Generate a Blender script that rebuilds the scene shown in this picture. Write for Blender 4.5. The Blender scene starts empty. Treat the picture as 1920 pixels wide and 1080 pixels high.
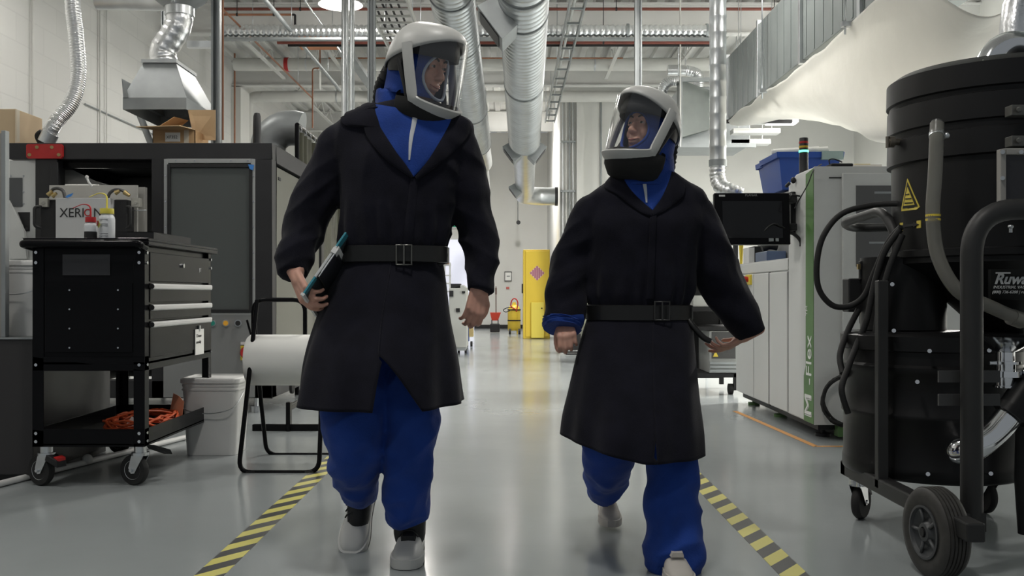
import bpy, bmesh, math, random
from mathutils import Vector, Matrix, noise
from mathutils.bvhtree import BVHTree
PI = math.pi
random.seed(7)
scene = bpy.context.scene
col = scene.collection

# ---------------------------------------------------------------- camera
F = 1800.0; CX, CY = 955.0, 550.0; H = 0.95
cam_d = bpy.data.cameras.new('camera'); cam = bpy.data.objects.new('camera', cam_d); col.objects.link(cam)
cam.location = (0, 0, H); cam.rotation_euler = (PI/2, 0, 0)
cam_d.sensor_width = 36.0; cam_d.lens = F*36.0/1920.0
cam_d.shift_x = (960-CX)/1920.0; cam_d.shift_y = (CY-540)/1920.0
cam_d.clip_start = 0.05; cam_d.clip_end = 200
scene.camera = cam
def P(px, py, Y):
    return Vector(((px-CX)*Y/F, Y, H-(py-CY)*Y/F))
def FL(px, py):
    Y = H*F/(py-CY); return Vector(((px-CX)*Y/F, Y, 0))

# ---------------------------------------------------------------- world, exposure
w = bpy.data.worlds.new('world'); scene.world = w; w.use_nodes = True
bg = w.node_tree.nodes['Background']; bg.inputs[0].default_value = (0.90, 0.96, 1.0, 1); bg.inputs[1].default_value = 0.23
scene.view_settings.view_transform = 'Standard'; scene.view_settings.look = 'None'
scene.view_settings.gamma = 1; scene.view_settings.use_curve_mapping = False
scene.view_settings.exposure = 0.0
LAMP_W = 86.0
LAMPS = [(-2.18, 12.4), (1.6, 9.3), (-4.0, 8.6), (4.2, 14.8), (-1.76, 17.5), (5.2, 13.0), (-0.6, 6.6), (3.7, 6.8), (-0.2, 2.2), (-3.2, 3.5), (0.25, 21.5)]  # last one is added to brighten the far wall, hidden by the duct
LAMP_Z = 4.68
CEIL = 5.3; XL = -5.19; XR = 7.0; YF = 26.0; YW = 19.5

# ---------------------------------------------------------------- materials
MATS = {}
def mat(name, rgb, rough=0.5, metal=0.0, var=0.0, scale=6.0, bump=0.0, bscale=40.0, emit=0.0, alpha=None, trans=0.0, sss=0.0, sheen=0.0, coat=0.0, rvar=0.0, ior=1.45, spec=None):
    if name in MATS: return MATS[name]
    m = bpy.data.materials.new(name); m.use_nodes = True
    nt = m.node_tree; b = nt.nodes['Principled BSDF']
    def I(k): return b.inputs[k]
    I('Base Color').default_value = (*rgb, 1); I('Roughness').default_value = rough; I('Metallic').default_value = metal
    I('IOR').default_value = ior
    if spec is not None: I('Specular IOR Level').default_value = spec
    tc = nt.nodes.new('ShaderNodeTexCoord')
    if var > 0 or rvar > 0:
        n = nt.nodes.new('ShaderNodeTexNoise'); n.inputs['Scale'].default_value = scale; n.inputs['Detail'].default_value = 6
        nt.links.new(tc.outputs['Object'], n.inputs['Vector'])
        if var > 0:
            r = nt.nodes.new('ShaderNodeValToRGB'); nt.links.new(n.outputs['Fac'], r.inputs[0])
            r.color_ramp.elements[0].position = .3; r.color_ramp.elements[1].position = .7
            r.color_ramp.elements[0].color = (*[max(0, c*(1-var)) for c in rgb], 1)
            r.color_ramp.elements[1].color = (*[min(1, c*(1+var)) for c in rgb], 1)
            nt.links.new(r.outputs[0], I('Base Color'))
        if rvar > 0:
            mr = nt.nodes.new('ShaderNodeMapRange'); nt.links.new(n.outputs['Fac'], mr.inputs[0])
            mr.inputs[3].default_value = max(0.02, rough-rvar); mr.inputs[4].default_value = min(1, rough+rvar)
            nt.links.new(mr.outputs[0], I('Roughness'))
    if bump > 0:
        n2 = nt.nodes.new('ShaderNodeTexNoise'); n2.inputs['Scale'].default_value = bscale; n2.inputs['Detail'].default_value = 4
        nt.links.new(tc.outputs['Object'], n2.inputs['Vector'])
        bp = nt.nodes.new('ShaderNodeBump'); bp.inputs['Strength'].default_value = bump; bp.inputs['Distance'].default_value = 0.02
        nt.links.new(n2.outputs['Fac'], bp.inputs['Height']); nt.links.new(bp.outputs[0], I('Normal'))
    if emit > 0:
        I('Emission Color').default_value = (*rgb, 1); I('Emission Strength').default_value = emit
    if alpha is not None: I('Alpha').default_value = alpha
    if trans > 0: I('Transmission Weight').default_value = trans
    if sss > 0: I('Subsurface Weight').default_value = sss; I('Subsurface Radius').default_value = (0.02, 0.008, 0.004); I('Subsurface Scale').default_value = 0.3
    if sheen > 0: I('Sheen Weight').default_value = sheen
    if coat > 0: I('Coat Weight').default_value = coat
    MATS[name] = m; return m

BLK = mat('black_gloss_paint', (.006, .006, .007), .22, rvar=.06, scale=4, ior=1.2)
BLKM = mat('black_matte', (.012, .012, .013), .55, var=.2)
RUB = mat('rubber', (.012, .012, .012), .7, var=.3, scale=20)
CHAR = mat('charcoal_frame', (.02, .02, .022), .45, var=.15, scale=3)
CHROME = mat('chrome', (.75, .76, .78), .12, 1.0)
ZINC = mat('zinc', (.6, .62, .64), .3, 1.0, var=.1, scale=12)
GALV = mat('galvanized', (.62, .64, .65), .36, 1.0, var=.10, scale=5, rvar=.08)
GALVD = mat('galvanized_dull', (.33, .35, .355), .5, .6, var=.12, scale=4, rvar=.08)
ALU = mat('foil_duct', (.80, .81, .82), .28, 1.0, var=.05, scale=30, bump=.12, bscale=60)
WHITEP = mat('white_paint', (.62, .62, .60), .6, var=.03, scale=3)
WPIPE = mat('white_pipe', (.62, .62, .59), .5, var=.04, scale=4)
WALLM = mat('wall_paint', (.66, .66, .63), .75, var=.03, scale=1.5)
MACHW = mat('machine_white', (.60, .61, .60), .4, var=.03, scale=2)
MACHG = mat('machine_grey', (.22, .225, .225), .5, var=.05, scale=2)
NAVY = mat('navy_cotton', (.0075, .0075, .0135), .92, var=.25, scale=14, bump=.15, bscale=300, sheen=.06, spec=.2)
BLUE = mat('blue_cotton', (.012, .048, .26), .8, var=.18, scale=8, bump=.15, bscale=180, sheen=.1, spec=.25)
SKIN = mat('skin', (.60, .33, .25), .5, var=.08, scale=25, sss=.15)
SHELL = mat('helmet_shell', (.50, .50, .48), .4, var=.03)
VISOR = None
RED = mat('red_paint', (.42, .02, .02), .4)
ORANGE = mat('orange', (.62, .10, .025), .5, var=.1)
YEL = mat('yellow_paint', (.72, .56, .06), .45, var=.03, scale=2)
GREEN = mat('green_stripe', (.09, .19, .06), .5, var=.04)
CARD = mat('cardboard', (.52, .33, .17), .8, var=.08, scale=5)
CARDL = mat('cardboard_inside', (.60, .42, .24), .8, var=.06, scale=5)
PLW = mat('white_plastic', (.68, .68, .67), .4, var=.03, scale=3)
PAPER = mat('paper', (.85, .85, .82), .85)
COPPER = mat('red_pipe', (.17, .045, .03), .5, var=.2, scale=4)
OPIPE = mat('orange_pipe', (.30, .13, .07), .5, var=.2, scale=4)
BTAPE = mat('blue_tape', (.05, .22, .60), .6)
BRASS = mat('brass', (.55, .42, .2), .35, 1.0)
def glass_mat(name, rgb, alpha, rough=.05):
    m = bpy.data.materials.new(name); m.use_nodes = True; nt = m.node_tree
    for n in list(nt.nodes): nt.nodes.remove(n)
    o = nt.nodes.new('ShaderNodeOutputMaterial'); t = nt.nodes.new('ShaderNodeBsdfTransparent'); g = nt.nodes.new('ShaderNodeBsdfGlossy')
    g.inputs['Roughness'].default_value = rough; t.inputs[0].default_value = (*rgb, 1)
    mx = nt.nodes.new('ShaderNodeMixShader'); fr = nt.nodes.new('ShaderNodeLayerWeight'); fr.inputs[0].default_value = .5
    mr = nt.nodes.new('ShaderNodeMapRange'); mr.inputs[3].default_value = alpha; mr.inputs[4].default_value = min(1, alpha+.5)
    pw = nt.nodes.new('ShaderNodeMath'); pw.operation = 'POWER'; pw.inputs[1].default_value = 2.5
    nt.links.new(fr.outputs['Facing'], pw.inputs[0]); nt.links.new(pw.outputs[0], mr.inputs[0])
    nt.links.new(mr.outputs[0], mx.inputs[0]); nt.links.new(t.outputs[0], mx.inputs[1]); nt.links.new(g.outputs[0], mx.inputs[2])
    nt.links.new(mx.outputs[0], o.inputs[0]); MATS[name] = m; return m
VISOR = glass_mat('visor_clear', (.95, .95, .95), .09)
DGLASS = glass_mat('tinted_glass', (.35, .37, .38), .14, .08)
CLEARH = mat('cloudy_hose', (.22, .215, .19), .3, alpha=.6)
SHEET = mat('plastic_sheet', (.80, .79, .76), .5, bump=.6, bscale=5, var=.03)
_nt = SHEET.node_tree; _tr = _nt.nodes.new('ShaderNodeBsdfTranslucent'); _tr.inputs[0].default_value = (.85, .84, .80, 1); _mx = _nt.nodes.new('ShaderNodeMixShader'); _mx.inputs[0].default_value = .55
_o = _nt.nodes['Material Output']; _nt.links.new(_nt.nodes['Principled BSDF'].outputs[0], _mx.inputs[1]); _nt.links.new(_tr.outputs[0], _mx.inputs[2]); _nt.links.new(_mx.outputs[0], _o.inputs[0])

def block_wall_mat():
    m = bpy.data.materials.new('painted_block'); m.use_nodes = True; nt = m.node_tree; b = nt.nodes['Principled BSDF']
    tc = nt.nodes.new('ShaderNodeTexCoord'); mp = nt.nodes.new('ShaderNodeMapping'); mp.inputs['Rotation'].default_value = (0, 0, 0)
    sx = nt.nodes.new('ShaderNodeSeparateXYZ'); cb = nt.nodes.new('ShaderNodeCombineXYZ')
    nt.links.new(tc.outputs['Object'], sx.inputs[0]); ad = nt.nodes.new('ShaderNodeMath'); nt.links.new(sx.outputs[0], ad.inputs[0]); nt.links.new(sx.outputs[1], ad.inputs[1])
    nt.links.new(ad.outputs[0], cb.inputs[0]); nt.links.new(sx.outputs[2], cb.inputs[1])
    br = nt.nodes.new('ShaderNodeTexBrick'); nt.links.new(cb.outputs[0], br.inputs['Vector'])
    br.inputs['Scale'].default_value = 1.0; br.inputs['Brick Width'].default_value = .6; br.inputs['Row Height'].default_value = .3; br.inputs['Mortar Size'].default_value = .008
    br.inputs['Color1'].default_value = (.66, .66, .635, 1); br.inputs['Color2'].default_value = (.62, .62, .60, 1); br.inputs['Mortar'].default_value = (.60, .60, .58, 1)
    nt.links.new(br.outputs['Color'], b.inputs['Base Color']); b.inputs['Roughness'].default_value = .75
    bp = nt.nodes.new('ShaderNodeBump'); bp.inputs['Strength'].default_value = .3; bp.inputs['Distance'].default_value = .01; bp.invert = True
    nt.links.new(br.outputs['Fac'], bp.inputs['Height']); nt.links.new(bp.outputs[0], b.inputs['Normal']); return m
BLOCK = block_wall_mat()
def floor_mat():
    m = bpy.data.materials.new('epoxy_floor'); m.use_nodes = True; nt = m.node_tree; b = nt.nodes['Principled BSDF']
    tc = nt.nodes.new('ShaderNodeTexCoord')
    n = nt.nodes.new('ShaderNodeTexNoise'); n.inputs['Scale'].default_value = .8; n.inputs['Detail'].default_value = 8; nt.links.new(tc.outputs['Object'], n.inputs[0])
    r = nt.nodes.new('ShaderNodeValToRGB'); r.color_ramp.elements[0].position = .3; r.color_ramp.elements[1].position = .72
    r.color_ramp.elements[0].color = (.27, .295, .30, 1); r.color_ramp.elements[1].color = (.32, .345, .35, 1)
    nt.links.new(n.outputs['Fac'], r.inputs[0]); nt.links.new(r.outputs[0], b.inputs['Base Color'])
    n2 = nt.nodes.new('ShaderNodeTexNoise'); n2.inputs['Scale'].default_value = 2.2; n2.inputs['Detail'].default_value = 3; nt.links.new(tc.outputs['Object'], n2.inputs[0])
    bp = nt.nodes.new('ShaderNodeBump'); bp.inputs['Strength'].default_value = .12; bp.inputs['Distance'].default_value = .015; nt.links.new(n2.outputs['Fac'], bp.inputs['Height']); nt.links.new(bp.outputs[0], b.inputs['Normal'])
    mr = nt.nodes.new('ShaderNodeMapRange'); nt.links.new(n.outputs['Fac'], mr.inputs[0]); mr.inputs[3].default_value = .1; mr.inputs[4].default_value = .24
    nt.links.new(mr.outputs[0], b.inputs['Roughness']); b.inputs['IOR'].default_value = 1.55; return m
FLOORM = floor_mat()
def hazard_mat():
    m = bpy.data.materials.new('hazard_tape'); m.use_nodes = True; nt = m.node_tree; b = nt.nodes['Principled BSDF']
    g = nt.nodes.new('ShaderNodeNewGeometry'); s = nt.nodes.new('ShaderNodeSeparateXYZ'); nt.links.new(g.outputs['Position'], s.inputs[0])
    a = nt.nodes.new('ShaderNodeMath'); a.operation = 'MULTIPLY_ADD'; nt.links.new(s.outputs[0], a.inputs[0]); a.inputs[1].default_value = -1.3; nt.links.new(s.outputs[1], a.inputs[2])
    d = nt.nodes.new('ShaderNodeMath'); d.operation = 'DIVIDE'; nt.links.new(a.outputs[0], d.inputs[0]); d.inputs[1].default_value = .196
    f = nt.nodes.new('ShaderNodeMath'); f.operation = 'FRACT'; nt.links.new(d.outputs[0], f.inputs[0])
    c = nt.nodes.new('ShaderNodeMath'); c.operation = 'GREATER_THAN'; nt.links.new(f.outputs[0], c.inputs[0]); c.inputs[1].default_value = .5
    mx = nt.nodes.new('ShaderNodeMix'); mx.data_type = 'RGBA'; nt.links.new(c.outputs[0], mx.inputs[0])
    mx.inputs[6].default_value = (.60, .55, .14, 1); mx.inputs[7].default_value = (.045, .045, .045, 1)
    nt.links.new(mx.outputs[2], b.inputs['Base Color']); b.inputs['Roughness'].default_value = .35; return m
HAZ = hazard_mat()

# ---------------------------------------------------------------- object helpers
def wmat(o):
    m = Matrix.Identity(4)
    while o is not None:
        m = Matrix.LocRotScale(o.location, o.rotation_euler, None) @ m; o = o.parent
    return m
def tag(o, label=None, cat=None, group=None, kind=None):
    if label: o['label'] = label
    if cat: o['category'] = cat
    if group: o['group'] = group
    if kind: o['kind'] = kind
    return o
def thing(name, label, cat, loc, rotz=0, group=None):
    o = bpy.data.objects.new(name, None); col.objects.link(o); o.location = loc; o.rotation_euler = (0, 0, rotz); o.empty_display_size = .1
    return tag(o, label, cat, group)
def copy_tree(o, parent=None):
    c = o.copy(); col.objects.link(c)
    if parent: c.parent = parent
    for ch in o.children: copy_tree(ch, c)
    return c
def frame_from(d, up=Vector((0, 0, 1))):
    d = d.normalized()
    if abs(d.dot(up)) > .98: up = Vector((0, 1, 0))
    x = d.cross(up).normalized(); y = x.cross(d).normalized()
    return x, y
class MB:
    def __init__(s): s.v = []; s.f = []; s.sm = []
    def add(s, vs, fs, smooth=False):
        n = len(s.v); s.v += [Vector(a) for a in vs]; s.f += [tuple(i+n for i in f) for f in fs]; s.sm += [smooth]*len(fs)
    def box(s, x0, x1, y0, y1, z0, z1):
        s.add([(x0,y0,z0),(x1,y0,z0),(x1,y1,z0),(x0,y1,z0),(x0,y0,z1),(x1,y0,z1),(x1,y1,z1),(x0,y1,z1)],
              [(0,3,2,1),(4,5,6,7),(0,1,5,4),(1,2,6,5),(2,3,7,6),(3,0,4,7)]); return s
    def cbox(s, c, sx, sy, sz, m=None):
        n = len(s.v); c = Vector(c); s.box(-sx/2, sx/2, -sy/2, sy/2, -sz/2, sz/2)
        for i in range(n, len(s.v)):
            p = s.v[i]
            s.v[i] = (m @ p if m else p) + c
        return s
    def prism(s, pts, off):                                         # polygon extruded by a vector
        n = len(pts); pts = [Vector(p) for p in pts]; off = Vector(off)
        s.add(pts+[p+off for p in pts], [tuple(range(n))[::-1], tuple(range(n, 2*n))]+[(i, (i+1) % n, (i+1) % n+n, i+n) for i in range(n)]); return s
    def cyl(s, a, b, r, r2=None, seg=16, cap=True, smooth=True):
        a = Vector(a); b = Vector(b); r2 = r if r2 is None else r2
        x, y = frame_from(b-a); vs = []
        for c, rr in ((a, r), (b, r2)):
            for i in range(seg):
                t = 2*PI*i/seg; vs.append(c+x*rr*math.cos(t)+y*rr*math.sin(t))
        s.add(vs, [(i, (i+1) % seg, (i+1) % seg+seg, i+seg) for i in range(seg)], smooth)
        if cap: s.add(vs, [tuple(range(seg))[::-1], tuple(range(seg, 2*seg))])
        return s
    def tube(s, pts, r, seg=10, cap=True, rf=None, closed=False, smooth=True):
        pts = [Vector(p) for p in pts]; n = len(pts); x = None; rings = []
        for i, p in enumerate(pts):
            d = (pts[min(i+1, n-1)]-pts[max(i-1, 0)])
            if closed: d = pts[(i+1) % n]-pts[i-1]
            d = d.normalized() if d.length > 1e-9 else Vector((0, 0, 1))
            if x is None: x, y = frame_from(d)
            x = (x-d*x.dot(d)).normalized(); y = d.cross(x)
            rr = r if rf is None else rf(i/(n-1))*r
            rings.append([p+x*rr*math.cos(2*PI*k/seg)+y*rr*math.sin(2*PI*k/seg) for k in range(seg)])
        s.loft(rings, cap, smooth, closed); return s
    def loft(s, rings, cap=True, smooth=True, closed=False, open_=False):
        n = len(rings[0]); vs = [p for r in rings for p in r]; fs = []
        m = len(rings)
        for j in range(m if closed else m-1):
            a = j*n; b = ((j+1) % m)*n
            for i in range(n-1 if open_ else n):
                k = (i+1) % n; fs.append((a+i, a+k, b+k, b+i))
        s.add(vs, fs, smooth)
        if cap and not closed: s.add(rings[0]+rings[-1], [tuple(range(n))[::-1], tuple(range(n, 2*n))])
        return s
    def lathe(s, prof, c=(0, 0, 0), axis=(0, 0, 1), seg=32, cap=True, smooth=True):
        ax = Vector(axis).normalized(); x, y = frame_from(ax); c = Vector(c)
        rings = [[c+ax*z+(x*math.cos(2*PI*k/seg)+y*math.sin(2*PI*k/seg))*max(r, 1e-4) for k in range(seg)] for r, z in prof]
        s.loft(rings, cap, smooth); return s
    def ell(s, c, rx, ry, rz, m=None, seg=20, rings=12):
        c = Vector(c); vs = []; fs = []
        for j in range(rings+1):
            ph = -PI/2+PI*j/rings
            for i in range(seg):
                t = 2*PI*i/seg; p = Vector((rx*math.cos(ph)*math.cos(t), ry*math.cos(ph)*math.sin(t), rz*math.sin(ph)))
                if abs(j-rings/2) == rings/2: p = Vector((rx*.001*math.cos(t), ry*.001*math.sin(t), rz*math.sin(ph)))
                vs.append((m @ p if m else p)+c)
        for j in range(rings):
            for i in range(seg): k = (i+1) % seg; fs.append((j*seg+i, j*seg+k, (j+1)*seg+k, (j+1)*seg+i))
        s.add(vs, fs, True); s.add(vs[:seg]+vs[-seg:], [tuple(range(seg))[::-1], tuple(range(seg, 2*seg))]); return s
    def caps(s, a, b, ra, rb, seg=14):                              # tapered capsule, closed
        a = Vector(a); b = Vector(b); d = b-a; L = d.length; d = d/L if L > 1e-9 else Vector((0, 0, 1)); x, y = frame_from(d); rings = []
        for k in range(5): t = -PI/2+PI/2*k/4; rings.append((a+d*ra*math.sin(t), max(ra*math.cos(t), ra*.02)))
        for k in range(5): t = PI/2*k/4; rings.append((b+d*rb*math.sin(t), max(rb*math.cos(t), rb*.02)))
        s.loft([[c+(x*math.cos(2*PI*i/seg)+y*math.sin(2*PI*i/seg))*r for i in range(seg)] for c, r in rings]); return s
    def build(s, name, m, parent=None, local=False, bevel=0, seg=2, autos=False):
        me = bpy.data.meshes.new(name); vs = s.v
        o = bpy.data.objects.new(name, me); col.objects.link(o)
        if parent is not None:
            o.parent = parent
            if not local:
                mi = wmat(parent).inverted(); vs = [mi @ v for v in vs]
        elif not local:
            c = Vector(((min(v.x for v in vs)+max(v.x for v in vs))/2, (min(v.y for v in vs)+max(v.y for v in vs))/2, min(v.z for v in vs)))
            o.location = c; vs = [v-c for v in vs]
        me.from_pydata([tuple(v) for v in vs], [], s.f); me.materials.append(m)
        me.polygons.foreach_set('use_smooth', s.sm)
        me.validate(); me.update()
        bm = bmesh.new(); bm.from_mesh(me); bmesh.ops.remove_doubles(bm, verts=bm.verts, dist=1e-6); bmesh.ops.delete(bm, geom=[v for v in bm.verts if not v.link_faces], context='VERTS'); bmesh.ops.recalc_face_normals(bm, faces=bm.faces)
        for e in bm.edges:
            if len(e.link_faces) == 2 and e.calc_face_angle(0) > .80: e.smooth = False
        bm.to_mesh(me); bm.free()
        if bevel > 0:
            b = o.modifiers.new('bevel', 'BEVEL'); b.width = bevel; b.segments = seg; b.limit_method = 'ANGLE'; b.angle_limit = math.radians(50)
        return o
def struct(o): o['kind'] = 'structure'; return o
def smooth_path(pts, n=8):
    pts = [Vector(p) for p in pts]; out = []
    for i in range(len(pts)-1):
        p0 = pts[max(i-1, 0)]; p1 = pts[i]; p2 = pts[i+1]; p3 = pts[min(i+2, len(pts)-1)]
        for k in range(n):
            t = k/n; out.append(.5*((2*p1)+(p2-p0)*t+(2*p0-5*p1+4*p2-p3)*t*t+(3*p1-p0-3*p2+p3)*t**3))
    out.append(pts[-1]); return out
def rounded_path(pts, r, n=6):
    pts = [Vector(p) for p in pts]; out = [pts[0]]
    for i in range(1, len(pts)-1):
        a = (pts[i-1]-pts[i]); b = (pts[i+1]-pts[i]); rr = min(r, a.length/2, b.length/2); p = pts[i]+a.normalized()*rr; q = pts[i]+b.normalized()*rr
        for k in range(n+1): t = k/n; out.append(p*(1-t)**2+pts[i]*2*t*(1-t)+q*t*t)
    out.append(pts[-1]); return out
DG = bpy.context.evaluated_depsgraph_get
def text_mesh(s, size, origin, right, up, m, parent, name='lettering', bold=0.0, shear=0.0, ext=.0008, align='LEFT', sx=1.0):
    cu = bpy.data.curves.new('t', 'FONT'); cu.body = s; cu.size = size; cu.extrude = ext; cu.offset = bold; cu.shear = shear; cu.align_x = align
    t = bpy.data.objects.new('t', cu); col.objects.link(t); bpy.context.view_layer.update()
    me = bpy.data.meshes.new_from_object(t.evaluated_get(DG())); col.objects.unlink(t); bpy.data.objects.remove(t); me.name = name
    right = Vector(right).normalized(); up = Vector(up).normalized(); nn = right.cross(up); M4 = Matrix((right*sx, up, nn)).transposed().to_4x4(); M4.translation = Vector(origin)
    me.transform(wmat(parent).inverted() @ M4); me.materials.clear(); me.materials.append(m)
    o = bpy.data.objects.new(name, me); col.objects.link(o); o.parent = parent; return o

# ---------------------------------------------------------------- lamps (light with their housings)
def lamp_proto():
    r = thing('high_bay_lamp', 'x', 'lamp', (0, 0, 0))
    MB().lathe([(.06, .30), (.08, .28), (.09, .18), (.14, .10), (.24, .03), (.29, 0), (.285, -.005), (.235, .02), (.13, .09)], seg=32, cap=False).build('reflector', WHITEP, r, True)
    MB().lathe([(.001, .012), (.27, .012), (.27, .006), (.001, .004)], seg=32).build('diffuser', mat('lamp_glow', (1, .97, .92), .5, emit=14), r, True)
    MB().lathe([(.05, .42), (.07, .40), (.07, .28), (.05, .27)], seg=20).build('ballast', GALVD, r, True)
    MB().cyl((0, 0, .4), (0, 0, CEIL-LAMP_Z-.04), .008, seg=8).build('hanger', ZINC, r, True)
    return r
LABL = ['glowing round high bay lamp beside the galvanized riser pipes', 'round ceiling lamp above the shorter person, out of view', 'round ceiling lamp above the black framed machine',
        'round ceiling lamp behind the galvanized box unit', 'round ceiling lamp over the far left bay', 'round ceiling lamp above the white plastic sheet', 
        'round ceiling lamp above the taller person, out of view', 'round ceiling lamp above the black vacuum', 'round ceiling lamp above the camera', 'round ceiling lamp above the dark cabinet', 'round lamp added behind the widest duct to brighten the far wall']
def add_lamps():
    pr = lamp_proto()
    for i, (x, y) in enumerate(LAMPS):
        o = pr if i == 0 else copy_tree(pr)
        o.location = (x, y, LAMP_Z); tag(o, LABL[i], 'lamp', 'round high bay lamps')
        ld = bpy.data.lights.new('lamp_light', 'AREA'); ld.shape = 'DISK'; ld.size = .5; ld.color = (1, .965, .91) if y < 20 else (1, .97, .93)
        k = {8: .5, 6: .45, 9: .35, 5: .9, 3: .55, 7: 2.0, 2: .42, 4: 1.2, 10: 2.2}.get(i, 1.0)
        ld.energy = LAMP_W*k*.8; ld.spread = math.radians(165)
        lo = bpy.data.objects.new('lamp_light', ld); col.objects.link(lo); lo.location = (x, y, LAMP_Z-.02)
        pd = bpy.data.lights.new('lamp_glow', 'POINT'); pd.shadow_soft_size = .12; pd.color = ld.color; pd.energy = LAMP_W*k*.38; po_ = bpy.data.objects.new('lamp_glow', pd); col.objects.link(po_); po_.location = (x, y, LAMP_Z-.16)
add_lamps()

# ---------------------------------------------------------------- room shell
struct(MB().box(XL-.2, XR+.2, -4, YF+.2, -.1, 0).build('floor', FLOORM))
struct(MB().box(XL-.2, XL, 1.0, YF, 0, CEIL).build('wall_left', BLOCK))
struct(MB().box(XL-.2, XR, YF, YF+.2, 0, CEIL).build('wall_back', WALLM))
w_ = MB().box(1.03, XR, YW, YF, 0, CEIL); struct(w_.build('wall_right', WALLM))
struct(MB().box(XR, XR+.2, 1.0, YW, 0, CEIL).build('wall_side', WALLM))
d = MB(); rings = []                                                # corrugated roof deck
xs = []; x = XL
while x < XR: xs += [(x, 0), (x+.1, 0), (x+.13, .05), (x+.24, .05)]; x += .27
rings = [[Vector((a, y, CEIL+b)) for a, b in xs] for y in (1.0, YF)]
d.loft(rings, cap=False, smooth=False, open_=True); dk = d.build('ceiling', WHITEP); struct(dk)
sl = dk.modifiers.new('thick', 'SOLIDIFY'); sl.thickness = .04; sl.offset = 1
def ibeam(x0, x1, y, zb, h, wd=.16, name='ceiling_beam', m=WHITEP):
    b = MB().box(x0, x1, y-wd/2, y+wd/2, zb, zb+.02).box(x0, x1, y-.01, y+.01, zb+.02, zb+h-.02).box(x0, x1, y-wd/2, y+wd/2, zb+h-.02, zb+h)
    return struct(b.build(name, m))
for y in (8.6, 14.3, 18.0, 23.0): ibeam(XL, XR, y, CEIL-.47 if y != 14.3 else CEIL-.50, .46)
def joist(x, y0, y1):                                               # open web joist running away from the camera
    b = MB().box(x-.03, x+.03, y0, y1, CEIL-.06, CEIL-.02).box(x-.03, x+.03, y0, y1, CEIL-.36, CEIL-.33)
    n = int((y1-y0)/.45); s_ = (y1-y0)/n
    for i in range(n):
        a = y0+i*s_; zz = (CEIL-.05, CEIL-.34) if i % 2 else (CEIL-.34, CEIL-.05)
        b.cyl((x, a, zz[0]), (x, a+s_, zz[1]), .012, seg=6)
    return struct(b.build('roof_joist', WHITEP))
for x in (-4.2, -3.0, -1.8, -.6, .6, 1.8, 3.0, 4.2): joist(x, 14.45, 17.9)
for x in (-4.2, -2.6, -1.0): joist(x, 18.1, 22.9)
struct(MB().box(XL, XL+.18, 17.9, 18.5, 0, CEIL-.5).build('pilaster', WALLM))
struct(MB().box(1.36, 1.50, YW-.12, YW, 0, CEIL-.4).build('pilaster', WALLM))
struct(MB().box(1.03, XR, YW-.02, YW, 0, .12).build('baseboard_right', GALVD))
struct(MB().box(-1.6, 1.0, YF-.03, YF, 0, .1).build('baseboard_back', BLKM))
tag(MB().cyl((XL+.02, 11.7, 3.26), (XL+.02, 14.2, 3.26), .010, seg=8).build('wall_rail', GALVD), 'thin metal rail on the white block wall left of the hood', 'rail')
tag(MB().cyl((XL+.03, 10.4, 0), (XL+.03, 10.4, CEIL), .014, seg=8).build('wall_conduit', WPIPE), 'pale vertical conduit on the white block wall left of the flexible duct', 'conduit')
tag(MB().cyl((XL+.03, 12.1, 0), (XL+.03, 12.1, CEIL), .013, seg=8).cyl((XL+.03, 12.3, 0), (XL+.03, 12.3, CEIL), .010, seg=8).build('wall_conduit', WPIPE), 'pair of pale vertical conduits right of the flexible duct', 'conduit')
# door at the end of the left bay, its emission standing in for a lit room
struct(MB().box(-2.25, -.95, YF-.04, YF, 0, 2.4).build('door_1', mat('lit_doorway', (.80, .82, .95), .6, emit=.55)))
sg = thing('exit_sign', 'small green and white sign on the far wall', 'sign', (-1.6, YF-.03, 2.75)); MB().box(-1.78, -1.38, YF-.05, YF-.01, 2.7, 2.95).build('board', PLW, sg)
MB().box(-1.74, -1.62, YF-.06, YF-.05, 2.74, 2.91).build('green_square', mat('sign_green', (.02, .32, .18), .5), sg)
MB().box(-1.52, -1.42, YF-.06, YF-.05, 2.74, 2.91).build('green_square', MATS['sign_green'], sg)

# floor tape
tag(MB().box(-1.06, -.96, 2.2, 9.6, 0, .0015).build('floor_tape', HAZ), 'black and yellow striped tape on the floor left of the taller person', 'floor tape', 'striped floor tape')
tag(MB().box(.91, 1.01, 2.2, 7.4, 0, .0015).build('floor_tape', HAZ), 'black and yellow striped tape on the floor in front of the black vacuum', 'floor tape', 'striped floor tape')
OT = mat('orange_tape', (.52, .25, .07), .5)
tp = MB(); a = FL(1378, 771); b = FL(1531, 838)
tp.prism([a+Vector((-.02, 0, .001)), b+Vector((-.02, 0, .001)), b+Vector((.02, .03, .001)), a+Vector((.02, 0, .001))], (0, 0, .001)); tp.box(b.x, b.x+.9, b.y, b.y+.035, .001, .002)
tag(tp.build('floor_line', OT), 'thin orange line on the floor around the white machine', 'floor line')
tag(MB().box(-1.35, -1.29, 15, 21, 0, .0015).build('floor_line', mat('yellow_tape', (.6, .5, .1), .5)), 'faded yellow line on the floor far down the aisle', 'floor line')

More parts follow.
